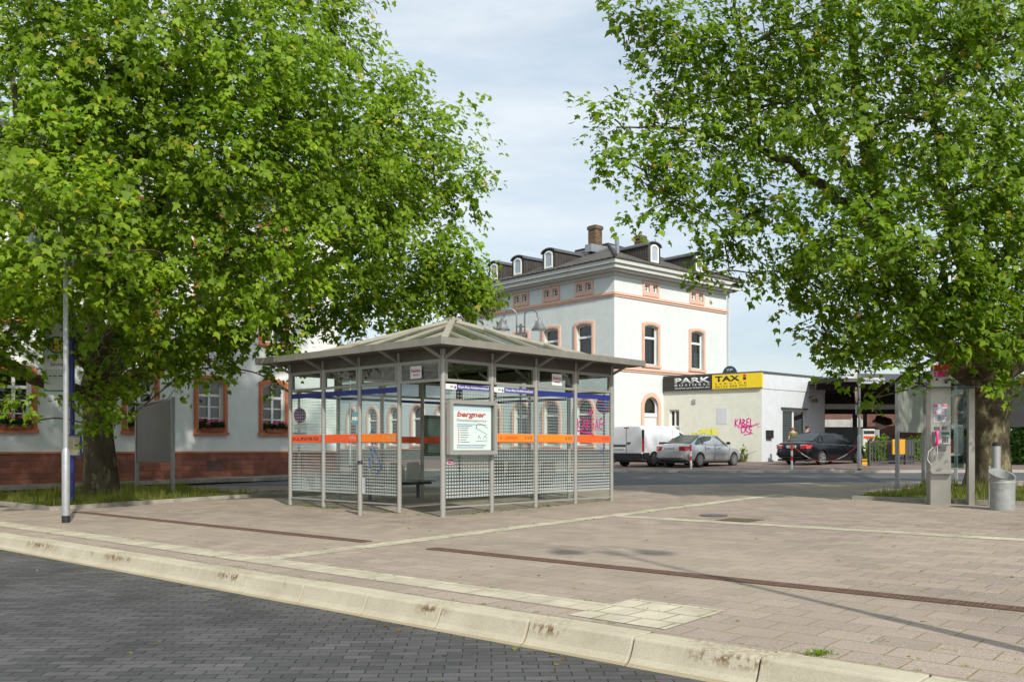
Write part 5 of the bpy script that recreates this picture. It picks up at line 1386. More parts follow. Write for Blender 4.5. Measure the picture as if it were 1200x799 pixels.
# ------------------------------------------------------------------ cars
def section_body(stations, name, mat, parent, arches, aw=.36, sub=1):
    """lofted car shell; station = (x, half width, z low, z top, crown)"""
    vs = []; fs = []
    for (x, w, zl, zt) in stations:
        h = zt - zl
        half = [(0, zl), (.80 * w, zl), (.96 * w, zl + .10 * h), (w, zl + .36 * h), (.995 * w, zl + .66 * h), (.955 * w, zl + .90 * h), (.84 * w, zt - .004), (.45 * w, zt + .012)]
        ring_ = [(y, z) for (y, z) in half] + [(0, zt + .016)] + [(-y, z) for (y, z) in reversed(half[1:])]
        vs += [(x, y, z) for (y, z) in ring_]
    n = 16
    for i in range(len(stations) - 1):
        for k in range(n): k2 = (k + 1) % n; fs.append((i * n + k, i * n + k2, (i + 1) * n + k2, (i + 1) * n + k))
    fs += [tuple(reversed(range(n))), tuple(range((len(stations) - 1) * n, len(stations) * n))]
    b = MB(); b.add(vs, fs); o = b.build(name, mat, None, smooth=180)
    md = o.modifiers.new('s', 'SUBSURF'); md.levels = 1; md.render_levels = 1
    cuts = []
    for ax in arches:
        c = MB(); c.lathe([(aw, -1.2), (aw, -.62)], 28, (ax, 0, .31), 'y').lathe([(aw, .62), (aw, 1.2)], 28, (ax, 0, .31), 'y')
        c = c.build('cut', None); cuts.append(c)
        bm_ = o.modifiers.new('b', 'BOOLEAN'); bm_.object = c; bm_.operation = 'DIFFERENCE'; bm_.solver = 'EXACT'
    dg = bpy.context.evaluated_depsgraph_get(); me = bpy.data.meshes.new_from_object(o.evaluated_get(dg)); me.name = name
    for c in cuts: bpy.data.objects.remove(c)
    bpy.data.objects.remove(o)
    me.polygons.foreach_set('use_smooth', [True] * len(me.polygons)); me.set_sharp_from_angle(angle=R(38))
    me.materials.clear()
    return link(name, me, mat, parent)

def wheel(parent, x, y, r, side, spokes, hub=False):
    w = .19
    g = MB(Matrix.Translation((x, y, r)))
    g.lathe([(r * .62, -w / 2), (r * .93, -w / 2), (r, -w / 2 + .03), (r, w / 2 - .03), (r * .93, w / 2), (r * .62, w / 2)], 32, axis='y')
    wh = g.build('wheel', M['rubber'], parent, smooth=40)
    s = side; o = y + s * (w / 2 + .001)
    b = MB(Matrix.Translation((x, o, r)))
    b.ringy([(r * .66 * math.cos(2 * PI * k / 28), r * .66 * math.sin(2 * PI * k / 28)) for k in range(28)], [(r * .58 * math.cos(2 * PI * k / 28), r * .58 * math.sin(2 * PI * k / 28)) for k in range(28)], -.012, .012)
    if hub:
        b.lathe([(r * .585, -.02 * 1), (r * .585, -.015)], 28, axis='y'); b.lathe([(r * .26, -.03), (r * .26, .022)], 18, axis='y')
    for k in range(spokes):
        a = 2 * PI * k / spokes
        p0 = Vector((r * .13 * math.cos(a), s * .008, r * .13 * math.sin(a))); p1 = Vector((r * .61 * math.cos(a), s * .002, r * .61 * math.sin(a)))
        b.bar(p0, p1, .055, .018, up=(0, 1, 0))
    b.lathe([(r * .18, -.014), (r * .18, .014)], 16, axis='y'); b.build('rim', M['alloy'], wh)
    MB(Matrix.Translation((x, y + s * .04, r))).lathe([(r * .60, -.03), (r * .60, .03)], 24, axis='y').build('brake_disc', M['dkgrey'], wh)

def saloon(label, paint, glass, x, y, hd, wb, ro, fo, W, Hh, tl, dark=False):
    """x forward, y left; origin on the ground under the rear axle"""
    t = thing('parked_car', label, 'car', spot(x, y, .075), hd)
    h = W / 2; L = wb + ro + fo; s = Hh / 1.42
    st_ = [(-ro, h * .66, .46, .70), (-ro + .03, h * .84, .34, .84), (-ro + .12, h * .93, .26, .97), (-ro + .40, h * .985, .22, 1.00), (-.30, h, .20, 1.01), (.30, h, .19, .985), (1.1, h, .19, .965), (wb - .75, h, .19, .945), (wb - .35, h * .995, .19, .93), (wb + .2, h * .975, .20, .87), (wb + fo - .32, h * .90, .23, .78), (wb + fo - .10, h * .78, .28, .69), (wb + fo, h * .58, .36, .60)]
    st_ = [(a, b_, c, d * s) for a, b_, c, d in st_]
    section_body(st_, 'body', paint, t, (0, wb), .355)
    # cabin
    zb = .955 * s; A = (-.52, .42, wb * .47, wb - .98, wb - .30); zr = (zb + .02, Hh - .045, Hh, Hh - .03, zb - .03)
    hb = (h * .88, h * .90, h * .91, h * .91, h * .86); ht = (h * .80, h * .68, h * .69, h * .67, h * .80)
    vs = []; fs = []
    for i in range(5):
        z1 = zr[i]; zlo = zb - .07; flat = i in (0, 4)
        rg = [(hb[i], zlo), (hb[i] * .995, zlo + (z1 - zlo) * .25), (ht[i] + (hb[i] - ht[i]) * .10, z1 - .055 * (0.2 if flat else 1)), (ht[i] * .90, z1 - .008), (ht[i] * .4, z1 + .014), (0, z1 + .018)]
        rg = rg + [(-a, z) for a, z in reversed(rg[:-1])]
        vs += [(A[i], a, z) for a, z in rg]
    n = 11
    for i in range(4):
        for k in range(n - 1): fs.append((i * n + k, i * n + k + 1, (i + 1) * n + k + 1, (i + 1) * n + k))
        fs.append((i * n + n - 1, i * n, (i + 1) * n, (i + 1) * n + n - 1))
    fs += [tuple(reversed(range(n))), tuple(range(4 * n, 5 * n))]
    MB().add(vs, fs).build('cabin', paint, t, smooth=35)
    def side_pt(xx, f):
        zlo = zb + .005; zhi = Hh - .075
        return (xx, (h * .90 + (h * .69 + .022 - h * .90) * f), zlo + (zhi - zlo) * f)
    for sg in (1, -1):
        def P(xx, f, off=.008): p = side_pt(xx, f); return Vector((p[0], sg * (p[1] + off), p[2]))
        m1 = wb * .43
        for poly in ([(-.22, .06), (.10, .05), (.14, .80), (.10, .78)], [(.17, .05), (m1 - .03, .04), (m1 - .03, .97), (.60, .96), (.22, .82)], [(m1 + .05, .04), (wb - .52, .06), (wb - .62, .16), (wb - .98, .80), (wb - 1.12, .95), (m1 + .05, .97)]):
            q = [P(*p) for p in poly]; q2 = [P(p[0], p[1], -.01) for p in poly]; k = len(q)
            MB().add(q + q2, [tuple(range(k))] + [(i, (i + 1) % k, k + (i + 1) % k, k + i) for i in range(k)]).build('side_window', glass, t)
        # doors' shut lines and handles
        for xx in (.42, m1 + .01, wb - .38):
            MB().bar((xx - .1, sg * (h - .001), .30), (xx, sg * (h * .985), zb - .02), .012, .008, up=(0, 1, 0)).build('shut_line', M['black'], t)
        for xx in (.62, m1 + .32): MB().box(xx - .09, xx + .09, sg * h - .022, sg * h + .022, .80 * s, .83 * s).build('door_handle', paint, t, bevel=.008)
        MB().box(.42, wb - .42, sg * h - .012, sg * h + .009, .58 * s, .62 * s).build('rub_strip', paint, t)
        MB().box(wb - .62, wb - .50, sg * (h + .03) - .09, sg * (h + .03) + .09, .97 * s, 1.09 * s).build('mirror', M['black'], t, bevel=.03)
        # tail and head lamps
        z0, z1 = .70 * s, .88 * s
        q = [(-ro + .035, sg * h * .52, z0), (-ro + .035, sg * h * .52, z1), (-ro + .06, sg * h * .82, z1 + .01), (-ro + .20, sg * h * .965, z1), (-ro + .34, sg * h * .985, z1 - .02), (-ro + .20, sg * h * .975, z0 + .02), (-ro + .06, sg * h * .86, z0)]
        q = [Vector(p) for p in q]; cen = Vector((.3, 0, .8)); off = Vector((-.030, sg * .012, 0))
        MB().add([p + off for p in q] + [p + Vector((.06, -sg * .06, 0)) for p in q], [tuple(range(7))] + [(i, (i + 1) % 7, 7 + (i + 1) % 7, 7 + i) for i in range(7)]).build('tail_light', M['taillight'], t)
        if dark: MB().add([q[k] + Vector((-.034, sg * .014, 0)) for k in (1, 2)] + [q[2] + Vector((-.03, sg * .014, -.06)), q[1] + Vector((-.03, sg * .014, -.06))], [(0, 1, 2, 3)]).build('reversing_light', M['lampclear'], t)
        MB().box(wb + fo - .40, wb + fo - .20, sg * h * .86 - .02, sg * h * .86 + .03, .60, .70).build('headlight', M['lampclear'], t)
        for ax in (0, wb): wheel(t, ax, sg * (h - .115), .31, sg, 7 if not dark else 5)
    # rear and front screens
    def screen(x0, w0, z0, x1, w1, z1, name):
        q = [Vector((x0, w0, z0)), Vector((x0, -w0, z0)), Vector((x1, -w1, z1)), Vector((x1, w1, z1))]
        nrm = (q[1] - q[0]).cross(q[2] - q[0]).normalized(); nrm = nrm if nrm.z > 0 else -nrm
        MB().add([p + nrm * .030 for p in q] + [p - nrm * .01 for p in q], [(0, 1, 2, 3), (0, 4, 5, 1), (1, 5, 6, 2), (2, 6, 7, 3), (3, 7, 4, 0)]).build(name, glass, t)
    screen(-.42, h * .74, zb + .055, .36, h * .60, Hh - .075, 'rear_screen')
    screen(wb - .40, h * .76, zb + .03, wb - .95, h * .60, Hh - .06, 'windscreen')
    rb = MB(); rb.box(-ro - .05, -ro + .10, -h * .76, h * .76, .40, .58); 
    for sg in (1, -1): rb.box(-ro + .16, -ro + .42, sg * h * .965 - .03, sg * h * .975 + .03, .40, .56)
    rb.build('rear_bumper', paint, t, bevel=.03)
    MB().box(-ro - .055, -ro - .02, -h * .62, h * .62, .30, .36).build('bumper_lip', M['black'], t)
    pl = MB().box(-ro + .0, -ro + .03, -.26, .26, .735 * s, .845 * s).build('number_plate', M['white'], t)
    MB().box(-ro - .004, -ro - .0005, .215, .258, .737 * s, .843 * s).build('plate_band', M['blueink'], pl)
    b = MB()
    for q in range(7): b.box(-ro - .003, -ro - .0005, .15 - q * .055 - .036, .15 - q * .055, .76 * s, .82 * s)
    b.build('plate_mark', M['greyink'], pl)
    MB().lathe([(.028, 0), (.028, .014)], 14, (-ro - .01, 0, .90 * s), 'y').build('badge', M['galv'], t) if False else None
    MB().box(-ro + .10, wb + fo - .2, -h * .85, h * .85, .17, .26).build('underbody', M['black'], t)
    return t
saloon('silver four door saloon parked by the cream wall behind the red and white post', M['silver'], M['carglass_g'], 7.47, 40.05, math.atan2(.69, .72), 2.64, 1.0, .86, 1.72, 1.425, 0)
saloon('black four door saloon parked in front of the taxi office door', M['carblack'], M['carglass'], 13.15, 41.3, math.atan2(.60, .80), 2.83, 1.06, .84, 1.80, 1.435, 1, True)

def van():
    hd = math.atan2(.69, .72); W = 1.80; h = W / 2; wb = 2.70; ro = .83; fo = .78; Hh = 1.80
    t = thing('parked_van', 'white panel van parked beside the shelter with black bumpers and tall red tail light', 'van', spot(5.65, 41.25, .075), hd)
    st_ = [(-ro, h * .93, .42, 1.62), (-ro + .03, h * .96, .36, 1.76), (-ro + .2, h, .27, Hh), (.3, h, .25, Hh + .01), (1.4, h, .25, Hh), (wb - .95, h, .25, Hh - .03)]
    # shell: box behind, sloping nose in front
    vs = []; fs = []
    allst = st_ + [(wb - .35, h, .25, 1.52), (wb + .02, h, .25, 1.16), (wb + .12, h * .985, .25, 1.08), (wb + .55, h * .92, .27, .95), (wb + fo - .05, h * .78, .34, .76), (wb + fo, h * .62, .40, .62)]
    for (x, w, zl, zt) in allst:
        hh = zt - zl; tw = .80 if zt > 1.3 else .86
        half = [(0, zl), (.85 * w, zl), (.98 * w, zl + .06 * hh), (w, zl + .3 * hh), (w * .985, zl + .55 * hh), (w * (.915 if zt > 1.3 else .95), zt - .10 * min(1, hh)), (w * tw, zt - .01), (w * .4, zt + .015)]
        rg = half + [(0, zt + .02)] + [(-a, z) for a, z in reversed(half[1:])]
        vs += [(x, a, z) for a, z in rg]
    n = 16
    for i in range(len(allst) - 1):
        for k in range(n): k2 = (k + 1) % n; fs.append((i * n + k, i * n + k2, (i + 1) * n + k2, (i + 1) * n + k))
    fs += [tuple(reversed(range(n))), tuple(range((len(allst) - 1) * n, len(allst) * n))]
    o = MB().add(vs, fs).build('body', None, None, smooth=180)
    cuts = []
    for ax in (0, wb):
        c = MB(); c.lathe([(.37, -1.2), (.37, -.60)], 28, (ax, 0, .32), 'y').lathe([(.37, .60), (.37, 1.2)], 28, (ax, 0, .32), 'y'); c = c.build('cut', None); cuts.append(c)
        b_ = o.modifiers.new('b', 'BOOLEAN'); b_.object = c; b_.operation = 'DIFFERENCE'; b_.solver = 'EXACT'
    dg = bpy.context.evaluated_depsgraph_get(); me = bpy.data.meshes.new_from_object(o.evaluated_get(dg)); me.name = 'body'
    for c in cuts: bpy.data.objects.remove(c)
    bpy.data.objects.remove(o); me.materials.clear(); me.polygons.foreach_set('use_smooth', [True] * len(me.polygons)); me.set_sharp_from_angle(angle=R(32))
    link('body', me, M['vanwhite'], t)
    bmp = MB(); bmp.box(-ro - .10, -ro + .06, -h * .95, h * .95, .34, .60)
    for sg in (1, -1): bmp.box(-ro - .02, -.375, sg * h - .05, sg * h + .012, .32, .62)
    bmp.build('rear_bumper', M['black'], t, bevel=.03)
    for sg in (1, -1):
        MB().box(.40, .80, sg * h - .03, sg * h + .012, .40, .62).build('side_cladding', M['black'], t, bevel=.01)
        MB().box(.34, 1.30, sg * h - .03, sg * h + .004, 1.02, 1.09).build('sliding_rail', M['black'], t)
        MB().box(-ro + .0, -ro + .13, sg * (h * .975) - .03, sg * (h * .975) + .02, .66, 1.22).build('tail_light', M['taillight'], t, bevel=.015)
        MB().box(-ro + .02, -ro + .13, sg * (h * .955) - .03, sg * (h * .955) + .006, 1.22, 1.62).build('corner_trim', M['black'], t)
        q = [(wb - .96, .955, 1.16), (wb - .10, .975, 1.13), (wb - .42, .935, 1.42), (wb - .94, .905, 1.60)]
        q1 = [Vector((a, sg * (h * f + .010), z)) for a, f, z in q]; q2 = [Vector((a, sg * (h * f - .04), z)) for a, f, z in q]
        MB().add(q1 + q2, [(0, 1, 2, 3)] + [(i, (i + 1) % 4, 4 + (i + 1) % 4, 4 + i) for i in range(4)]).build('side_window', M['carglass_g'], t)
        MB().box(wb - .30, wb - .14, sg * (h + .05) - .10, sg * (h + .05) + .10, 1.10, 1.30).build('mirror', M['black'], t, bevel=.03)
        MB().bar((1.38, sg * h * 1.0, .42), (1.38, sg * h * .935, 1.64), .012, .012, up=(0, 1, 0)).build('shut_line', M['dkgrey'], t)
        for ax in (0, wb): wheel(t, ax, sg * (h - .12), .32, sg, 0, True)
        MB().box(wb + fo - .5, wb + fo - .3, sg * h * .9 - .03, sg * h * .9 + .03, .66, .84).build('headlight', M['lampclear'], t)
    MB().box(-ro - .012, -ro + .02, -.006, .006, .62, 1.72).build('shut_line', M['dkgrey'], t)
    MB().box(-ro - .03, -ro + .01, .10, .72, .78, .90).build('number_plate', M['white'], t)
    MB().box(-ro - .05, -ro + .01, .04, .76, .90, .97).build('plate_trim', M['black'], t)
    MB().box(-ro - .04, -ro + .01, -.24, -.06, 1.02, 1.08).build('door_handle', M['black'], t, bevel=.008)
    MB().box(-ro + .0, -ro + .06, -.14, .14, 1.70, 1.735).build('brake_light', M['taillight'], t)
    q = [Vector((wb - .86, sg * h * .80, 1.71)) for sg in (1, -1)] + [Vector((wb + .0, sg * h * .88, 1.22)) for sg in (-1, 1)]
    MB().add([p + Vector((.02, 0, .03)) for p in q], [(0, 1, 2, 3)]).build('windscreen', M['carglass_g'], t)
    MB().box(-ro + .1, wb + fo - .2, -h * .85, h * .85, .20, .30).build('underbody', M['black'], t)
van()

# ------------------------------------------------------------------ people
def skinned(name, joints, edges, mat, parent=None, sub=2, root=0):
    me = bpy.data.meshes.new(name); me.from_pydata([j[0] for j in joints], edges, [])
    o = bpy.data.objects.new(name, me); col.objects.link(o)
    md = o.modifiers.new('k', 'SKIN'); md.use_smooth_shade = True
    for i, j in enumerate(joints):
        sv = me.skin_vertices[0].data[i]; r = j[1]; sv.radius = r if hasattr(r, '__len__') else (r, r); sv.use_root = (i == root)
    s = o.modifiers.new('s', 'SUBSURF'); s.levels = sub; s.render_levels = sub
    dg = bpy.context.evaluated_depsgraph_get(); m2 = bpy.data.meshes.new_from_object(o.evaluated_get(dg)); m2.name = name
    bpy.data.objects.remove(o); m2.materials.clear(); m2.polygons.foreach_set('use_smooth', [True] * len(m2.polygons))
    return link(name, m2, mat, parent)
def person(label, x, y, hd, shirt, bald, turn=0.):
    t = thing('person', label, 'person', spot(x, y, .075), hd)
    J = [((0, 0, .96), (.15, .11)), ((0, 0, 1.12), (.145, .105)), ((0, -.01, 1.32), (.165, .11)), ((0, 0, 1.44), (.10, .075)), ((0, .01, 1.50), (.055, .055)), ((0, .03, 1.58), (.072, .082)), ((0, .03, 1.66), (.078, .095)), ((0, .025, 1.72), (.06, .07)),
         ((.17, 0, 1.42), .062), ((.24, -.02, 1.16), .046), ((.22, .12, .94), .036), ((.215, .17, .87), (.026, .042)),
         ((-.17, 0, 1.42), .062), ((-.24, -.02, 1.16), .046), ((-.22, .12, .94), .036), ((-.215, .17, .87), (.026, .042)),
         ((.09, 0, .88), .092), ((.10, .02, .50), .058), ((.10, -.02, .10), .040), ((.10, .12, .035), (.042, .032)),
         ((-.09, 0, .88), .092), ((-.10, .02, .50), .058), ((-.10, -.02, .10), .040), ((-.10, .12, .035), (.042, .032))]
    E_ = [(0, 1), (1, 2), (2, 3), (3, 4), (4, 5), (5, 6), (6, 7), (3, 8), (8, 9), (9, 10), (10, 11), (3, 12), (12, 13), (13, 14), (14, 15), (0, 16), (16, 17), (17, 18), (18, 19), (0, 20), (20, 21), (21, 22), (22, 23)]
    base = len(J)
    for s in (1, -1):
        w = 11 if s > 0 else 15
        for k, (dx, L) in enumerate(((-.028, .072), (-.010, .082), (.009, .076), (.026, .060))):
            a = (s * .215 + .0, .17 + dx * 1.1, .84); J.append(((s * .213, .17 + dx * 1.1, .825), .0095)); J.append(((s * .205, .185 + dx * 1.1, .825 - L * .6), .009)); J.append(((s * .19, .195 + dx, .825 - L), .0075))
            n = len(J); E_ += [(w, n - 3), (n - 3, n - 2), (n - 2, n - 1)]
        J.append(((s * .195, .205, .86), .011)); J.append(((s * .18, .225, .82), .009)); n = len(J); E_ += [(w, n - 2), (n - 2, n - 1)]
    bd = skinned('body', J, E_, M['skin'], t)
    f = MB(); f.ball((0, .115, 1.615), .017, 8, 6, (1, 1.2, 1.5))
    for s in (1, -1): f.ball((s * .079, .03, 1.625), .024, 8, 6, (.4, .8, 1.3))
    f.build('face', M['skin'], bd, smooth=60) if False else None
    for s in (1, -1):
        MB().ball((s * .083, .025, 1.63), .026, 8, 6, (.45, .8, 1.3)).build('ear', M['skin'], bd, smooth=60)
        MB().ball((s * .030, .108, 1.655), .010, 8, 6).build('eye', M['hair'], bd, smooth=60)
    MB().ball((0, .125, 1.625), .016, 8, 6, (1, 1.3, 1.5)).build('nose', M['skin'], bd, smooth=60)
    MB().ball((0, .112, 1.585), .022, 8, 6, (1, .35, .25)).build('mouth', M['magenta_d'], bd, smooth=60)
    if bald: MB().lathe([(.092, 1.60), (.096, 1.64), (.09, 1.67)], 18, (0, .018, 0)).build('hair', plain('short grey hair', (.16, .12, .10), .8), bd, smooth=60)
    else: MB().ball((0, .012, 1.685), .098, 14, 10, (.93, 1.05, .82)).build('hair', M['hair'], bd, smooth=60)
    S = [((0, 0, .92), (.165, .125)), ((0, 0, 1.12), (.165, .122)), ((0, -.01, 1.32), (.185, .126)), ((0, 0, 1.445), (.115, .088)), ((.175, 0, 1.42), .078), ((.225, -.012, 1.24), .066), ((-.175, 0, 1.42), .078), ((-.225, -.012, 1.24), .066)]
    skinned('shirt', S, [(0, 1), (1, 2), (2, 3), (3, 4), (4, 5), (3, 6), (6, 7)], shirt, bd)
    Tt = [((0, 0, .96), (.165, .13)), ((.09, 0, .86), .108), ((.10, .02, .50), .078), ((.10, -.01, .12), .066), ((-.09, 0, .86), .108), ((-.10, .02, .50), .078), ((-.10, -.01, .12), .066)]
    skinned('trousers', Tt, [(0, 1), (1, 2), (2, 3), (0, 4), (4, 5), (5, 6)], M['jeans'], bd)
    for s in (1, -1): MB().ball((s * .10, .07, .035), .05, 10, 7, (.95, 2.6, .8)).build('shoe', M['black'], bd, smooth=60)
    return t
person('bald person in an olive t-shirt standing at the taxi office window, back turned', 13.72, 45.0, R(15), M['olive'], True)
person('dark haired person in a navy top standing by the roof of the black saloon', 14.62, 45.7, R(-75), M['navy'], False)

# ------------------------------------------------------------------ plane trees
LEAF = np.array([(0, 0), (.10, .06), (.34, -.02), (.27, .17), (.50, .40), (.26, .44), (.20, .60), (.0, 1.0), (-.20, .60), (-.26, .44), (-.50, .40), (-.27, .17), (-.34, -.02), (-.10, .06)])
LEAFZ = np.array([0, .0, -.10, -.02, -.14, -.03, -.02, -.16, -.02, -.03, -.14, -.02, -.10, 0.])

def leaves_mesh(name, P, Nrm, Tip, size, mat, parent):
    """one lobed leaf polygon per point; P stalk end, Nrm face normal, Tip direction of the tip"""
    n = len(P); k = len(LEAF)
    Nrm = Nrm / np.linalg.norm(Nrm, axis=1, keepdims=True)
    Tip = Tip - Nrm * (Tip * Nrm).sum(1, keepdims=True); Tip = Tip / np.maximum(1e-6, np.linalg.norm(Tip, axis=1, keepdims=True))
    S = np.cross(Tip, Nrm)
    wob = 1 + rng.normal(0, .10, (n, k))
    curl = rng.uniform(.3, 1.8, (n, 1))
    V = (P[:, None, :] + S[:, None, :] * (LEAF[None, :, 0] * wob * size[:, None])[..., None] + Tip[:, None, :] * (LEAF[None, :, 1] * wob * size[:, None])[..., None] + Nrm[:, None, :] * (LEAFZ[None, :] * curl * size[:, None])[..., None])
    me = bpy.data.meshes.new(name)
    me.vertices.add(n * k); me.vertices.foreach_set('co', V.astype(np.float32).ravel())
    # two halves sharing the midrib so that the blade folds
    right = [0, 1, 2, 3, 4, 5, 6, 7]; left = [0, 7, 8, 9, 10, 11, 12, 13]
    idx = np.concatenate([np.arange(n)[:, None] * k + np.array(right)[None], np.arange(n)[:, None] * k + np.array(left)[None]], 1).ravel()
    me.loops.add(len(idx)); me.loops.foreach_set('vertex_index', idx.astype(np.int32))
    me.polygons.add(2 * n); me.polygons.foreach_set('loop_start', (np.arange(2 * n) * 8).astype(np.int32))
    me.update(calc_edges=True); me.validate()
    return link(name, me, mat, parent)

def catmull(pts, n=6):
    P = [Vector(p) for p in pts]; P = [P[0] * 2 - P[1]] + P + [P[-1] * 2 - P[-2]]; out = []
    for i in range(1, len(P) - 2):
        for k in range(n):
            t = k / n; a, b_, c, d = P[i - 1], P[i], P[i + 1], P[i + 2]
            out.append(.5 * ((2 * b_) + (c - a) * t + (2 * a - 5 * b_ + 4 * c - d) * t * t + (3 * b_ - a - 3 * c + d) * t ** 3))
    out.append(P[-2]); return out

def plane_tree(label, base, trunk, limbs, lobes, leafmat, dens, seed, lsize=(.13, .22), group=None):
    """base = foot; trunk and limbs = polylines with radii in metres from the foot; lobes = (x, y, z, radius, density) around which leaf clumps grow"""
    r = np.random.default_rng(seed); rnd = random.Random(seed)
    t = thing('plane_tree', label, 'tree', base)
    B = Vector(base)
    b = MB(); skel = []
    pts = catmull([p[:3] for p in trunk], 8); rad = np.interp(np.linspace(0, len(trunk) - 1, len(pts)), range(len(trunk)), [p[3] for p in trunk])
    seg = 28; vs = []; fs = []
    for i, p in enumerate(pts):
        for k in range(seg):
            a = 2 * PI * k / seg
            fl = 1 + .07 * math.sin(3 * a + 1 + p.z * .5) + .05 * math.sin(5 * a + p.z) + (.16 * math.sin(6 * a + .5)) * math.exp(-p.z / .35)
            vs.append((p.x + rad[i] * fl * math.cos(a), p.y + rad[i] * fl * math.sin(a), p.z))
    for i in range(len(pts) - 1):
        for k in range(seg): k2 = (k + 1) % seg; fs.append((i * seg + k, i * seg + k2, (i + 1) * seg + k2, (i + 1) * seg + k))
    b.add(vs, fs + [tuple(range((len(pts) - 1) * seg, len(pts) * seg))])
    b.build('trunk', M['bark'], t, smooth=60)
    for L in limbs:
        q = catmull([p[:3] for p in L], 6); rr = np.interp(np.linspace(0, len(L) - 1, len(q)), range(len(L)), [p[3] for p in L])
        q = [p + Vector((rnd.gauss(0, 1), rnd.gauss(0, 1), rnd.gauss(0, 1))) * min(.06, rr[i] * .35) * (i > 2) for i, p in enumerate(q)]
        MB().tube(q, list(rr), 12).build('limb', M['bark'], t, smooth=60)
        skel += [(q[i], rr[i]) for i in range(len(q))]
    CP = []; CD = []; CR = []
    order = sorted(lobes, key=lambda l: (Vector(l[:3]) - B).length)
    nodes = [(p, min(.075, rd)) for p, rd in skel]
    for (x, y, z, R_, dn) in order:
        c = Vector((x, y, z)) - B
        best = min(nodes, key=lambda q: (q[0] - c).length + max(0, q[0].z - c.z) * .8)
        p0, r0 = best; d = c - p0
        mid = p0 + d * .5 + Vector((0, 0, .08 * d.length)) + Vector((rnd.gauss(0, .06), rnd.gauss(0, .06), 0)) * d.length
        q = catmull([p0, mid, c], 5); r1 = max(.016, min(r0 * .8, .028 + .012 * R_)); rr = list(np.linspace(max(r1, min(r0 * .9, .06)), .018, len(q)))
        br = MB().tube(q, rr, 7); lobe_start = len(CP)
        nodes += [(q[i], rr[i]) for i in range(2, len(q))]
        nc = int(dn * dens * R_ ** 2.15 * 42)
        for k in range(nc):
            v = r.normal(0, 1, 3); v /= np.linalg.norm(v); f = r.uniform(0, 1) ** .42
            rad_ = R_ * f * (1 + .16 * math.sin(v[0] * 5 + seed) * math.cos(v[2] * 4 + x) + r.normal(0, .08))
            p = c + Vector((v[0] * rad_, v[1] * rad_, v[2] * rad_ * .88))
            CP.append(p); CD.append(Vector(v)); CR.append(R_)
            if r.uniform() < .07:
                st_ = q[rnd.randrange(2, len(q))]
                m_ = (st_ + p) / 2 + Vector((rnd.gauss(0, .12), rnd.gauss(0, .12), rnd.gauss(.05, .12)))
                br.tube([st_, m_, p], [.013, .008, .004], 4)
        br.build('branch', M['bark'], t, smooth=60)
    # leaves: a spray of them per clump along a drooping shoot
    CP_ = np.array([tuple(p) for p in CP]); CD_ = np.array([tuple(p) for p in CD]); n = len(CP_)
    per = r.integers(9, 17, n); tot = int(per.sum())
    ci = np.repeat(np.arange(n), per)
    shoot = CD_ * .8 + r.normal(0, .6, (n, 3)); shoot[:, 2] -= .25; shoot /= np.linalg.norm(shoot, axis=1, keepdims=True)
    s = r.uniform(-.30, .34, tot)
    P = CP_[ci] + shoot[ci] * s[:, None] + r.normal(0, .085, (tot, 3))
    # face towards the light above and outwards, with a loose scatter
    clumpn = CD_ * .40 + np.array([.26, -.52, .72]) + r.normal(0, .26, (n, 3))
    N_ = clumpn[ci] + r.normal(0, .36, (tot, 3))
    Tp = CD_[ci] * .6 + r.normal(0, .65, (tot, 3)); Tp[:, 2] -= .75
    size = r.uniform(lsize[0], lsize[1], tot) * (1 + .15 * r.normal(0, 1, n)[ci]).clip(.6, 1.4)
    leaves_mesh('crown', P, N_, Tp, size, leafmat, t)
    print('TREE', label[:20], 'leaves', tot)
    # hanging seed balls
    sb_ = MB()
    for k in range(240):
        i = rnd.randrange(n); p = CP[i] + Vector((rnd.gauss(0, .15), rnd.gauss(0, .15), -rnd.uniform(.15, .35)))
        sb_.ball(p, rnd.uniform(.017, .024), 6, 4)
        sb_.bar(p + Vector((0, 0, .02)), p + Vector((0, 0, .16)), .004, .004, up=(0, 1, 0))
    s_ = sb_.build('seed_balls', M['seed'], t); s_['kind'] = 'stuff'
    return t

def at(u, v, d): return ((u - 600) / F * d, d, EYE + (HOR - v) / F * d)
def lob(L): return [(*at(u, v, d), r_, dn) for (u, v, d, r_, dn) in L]
def rel(base, u, v, d, r_): p = Vector(at(u, v, d)) - Vector(base); return (p.x, p.y, p.z, r_)

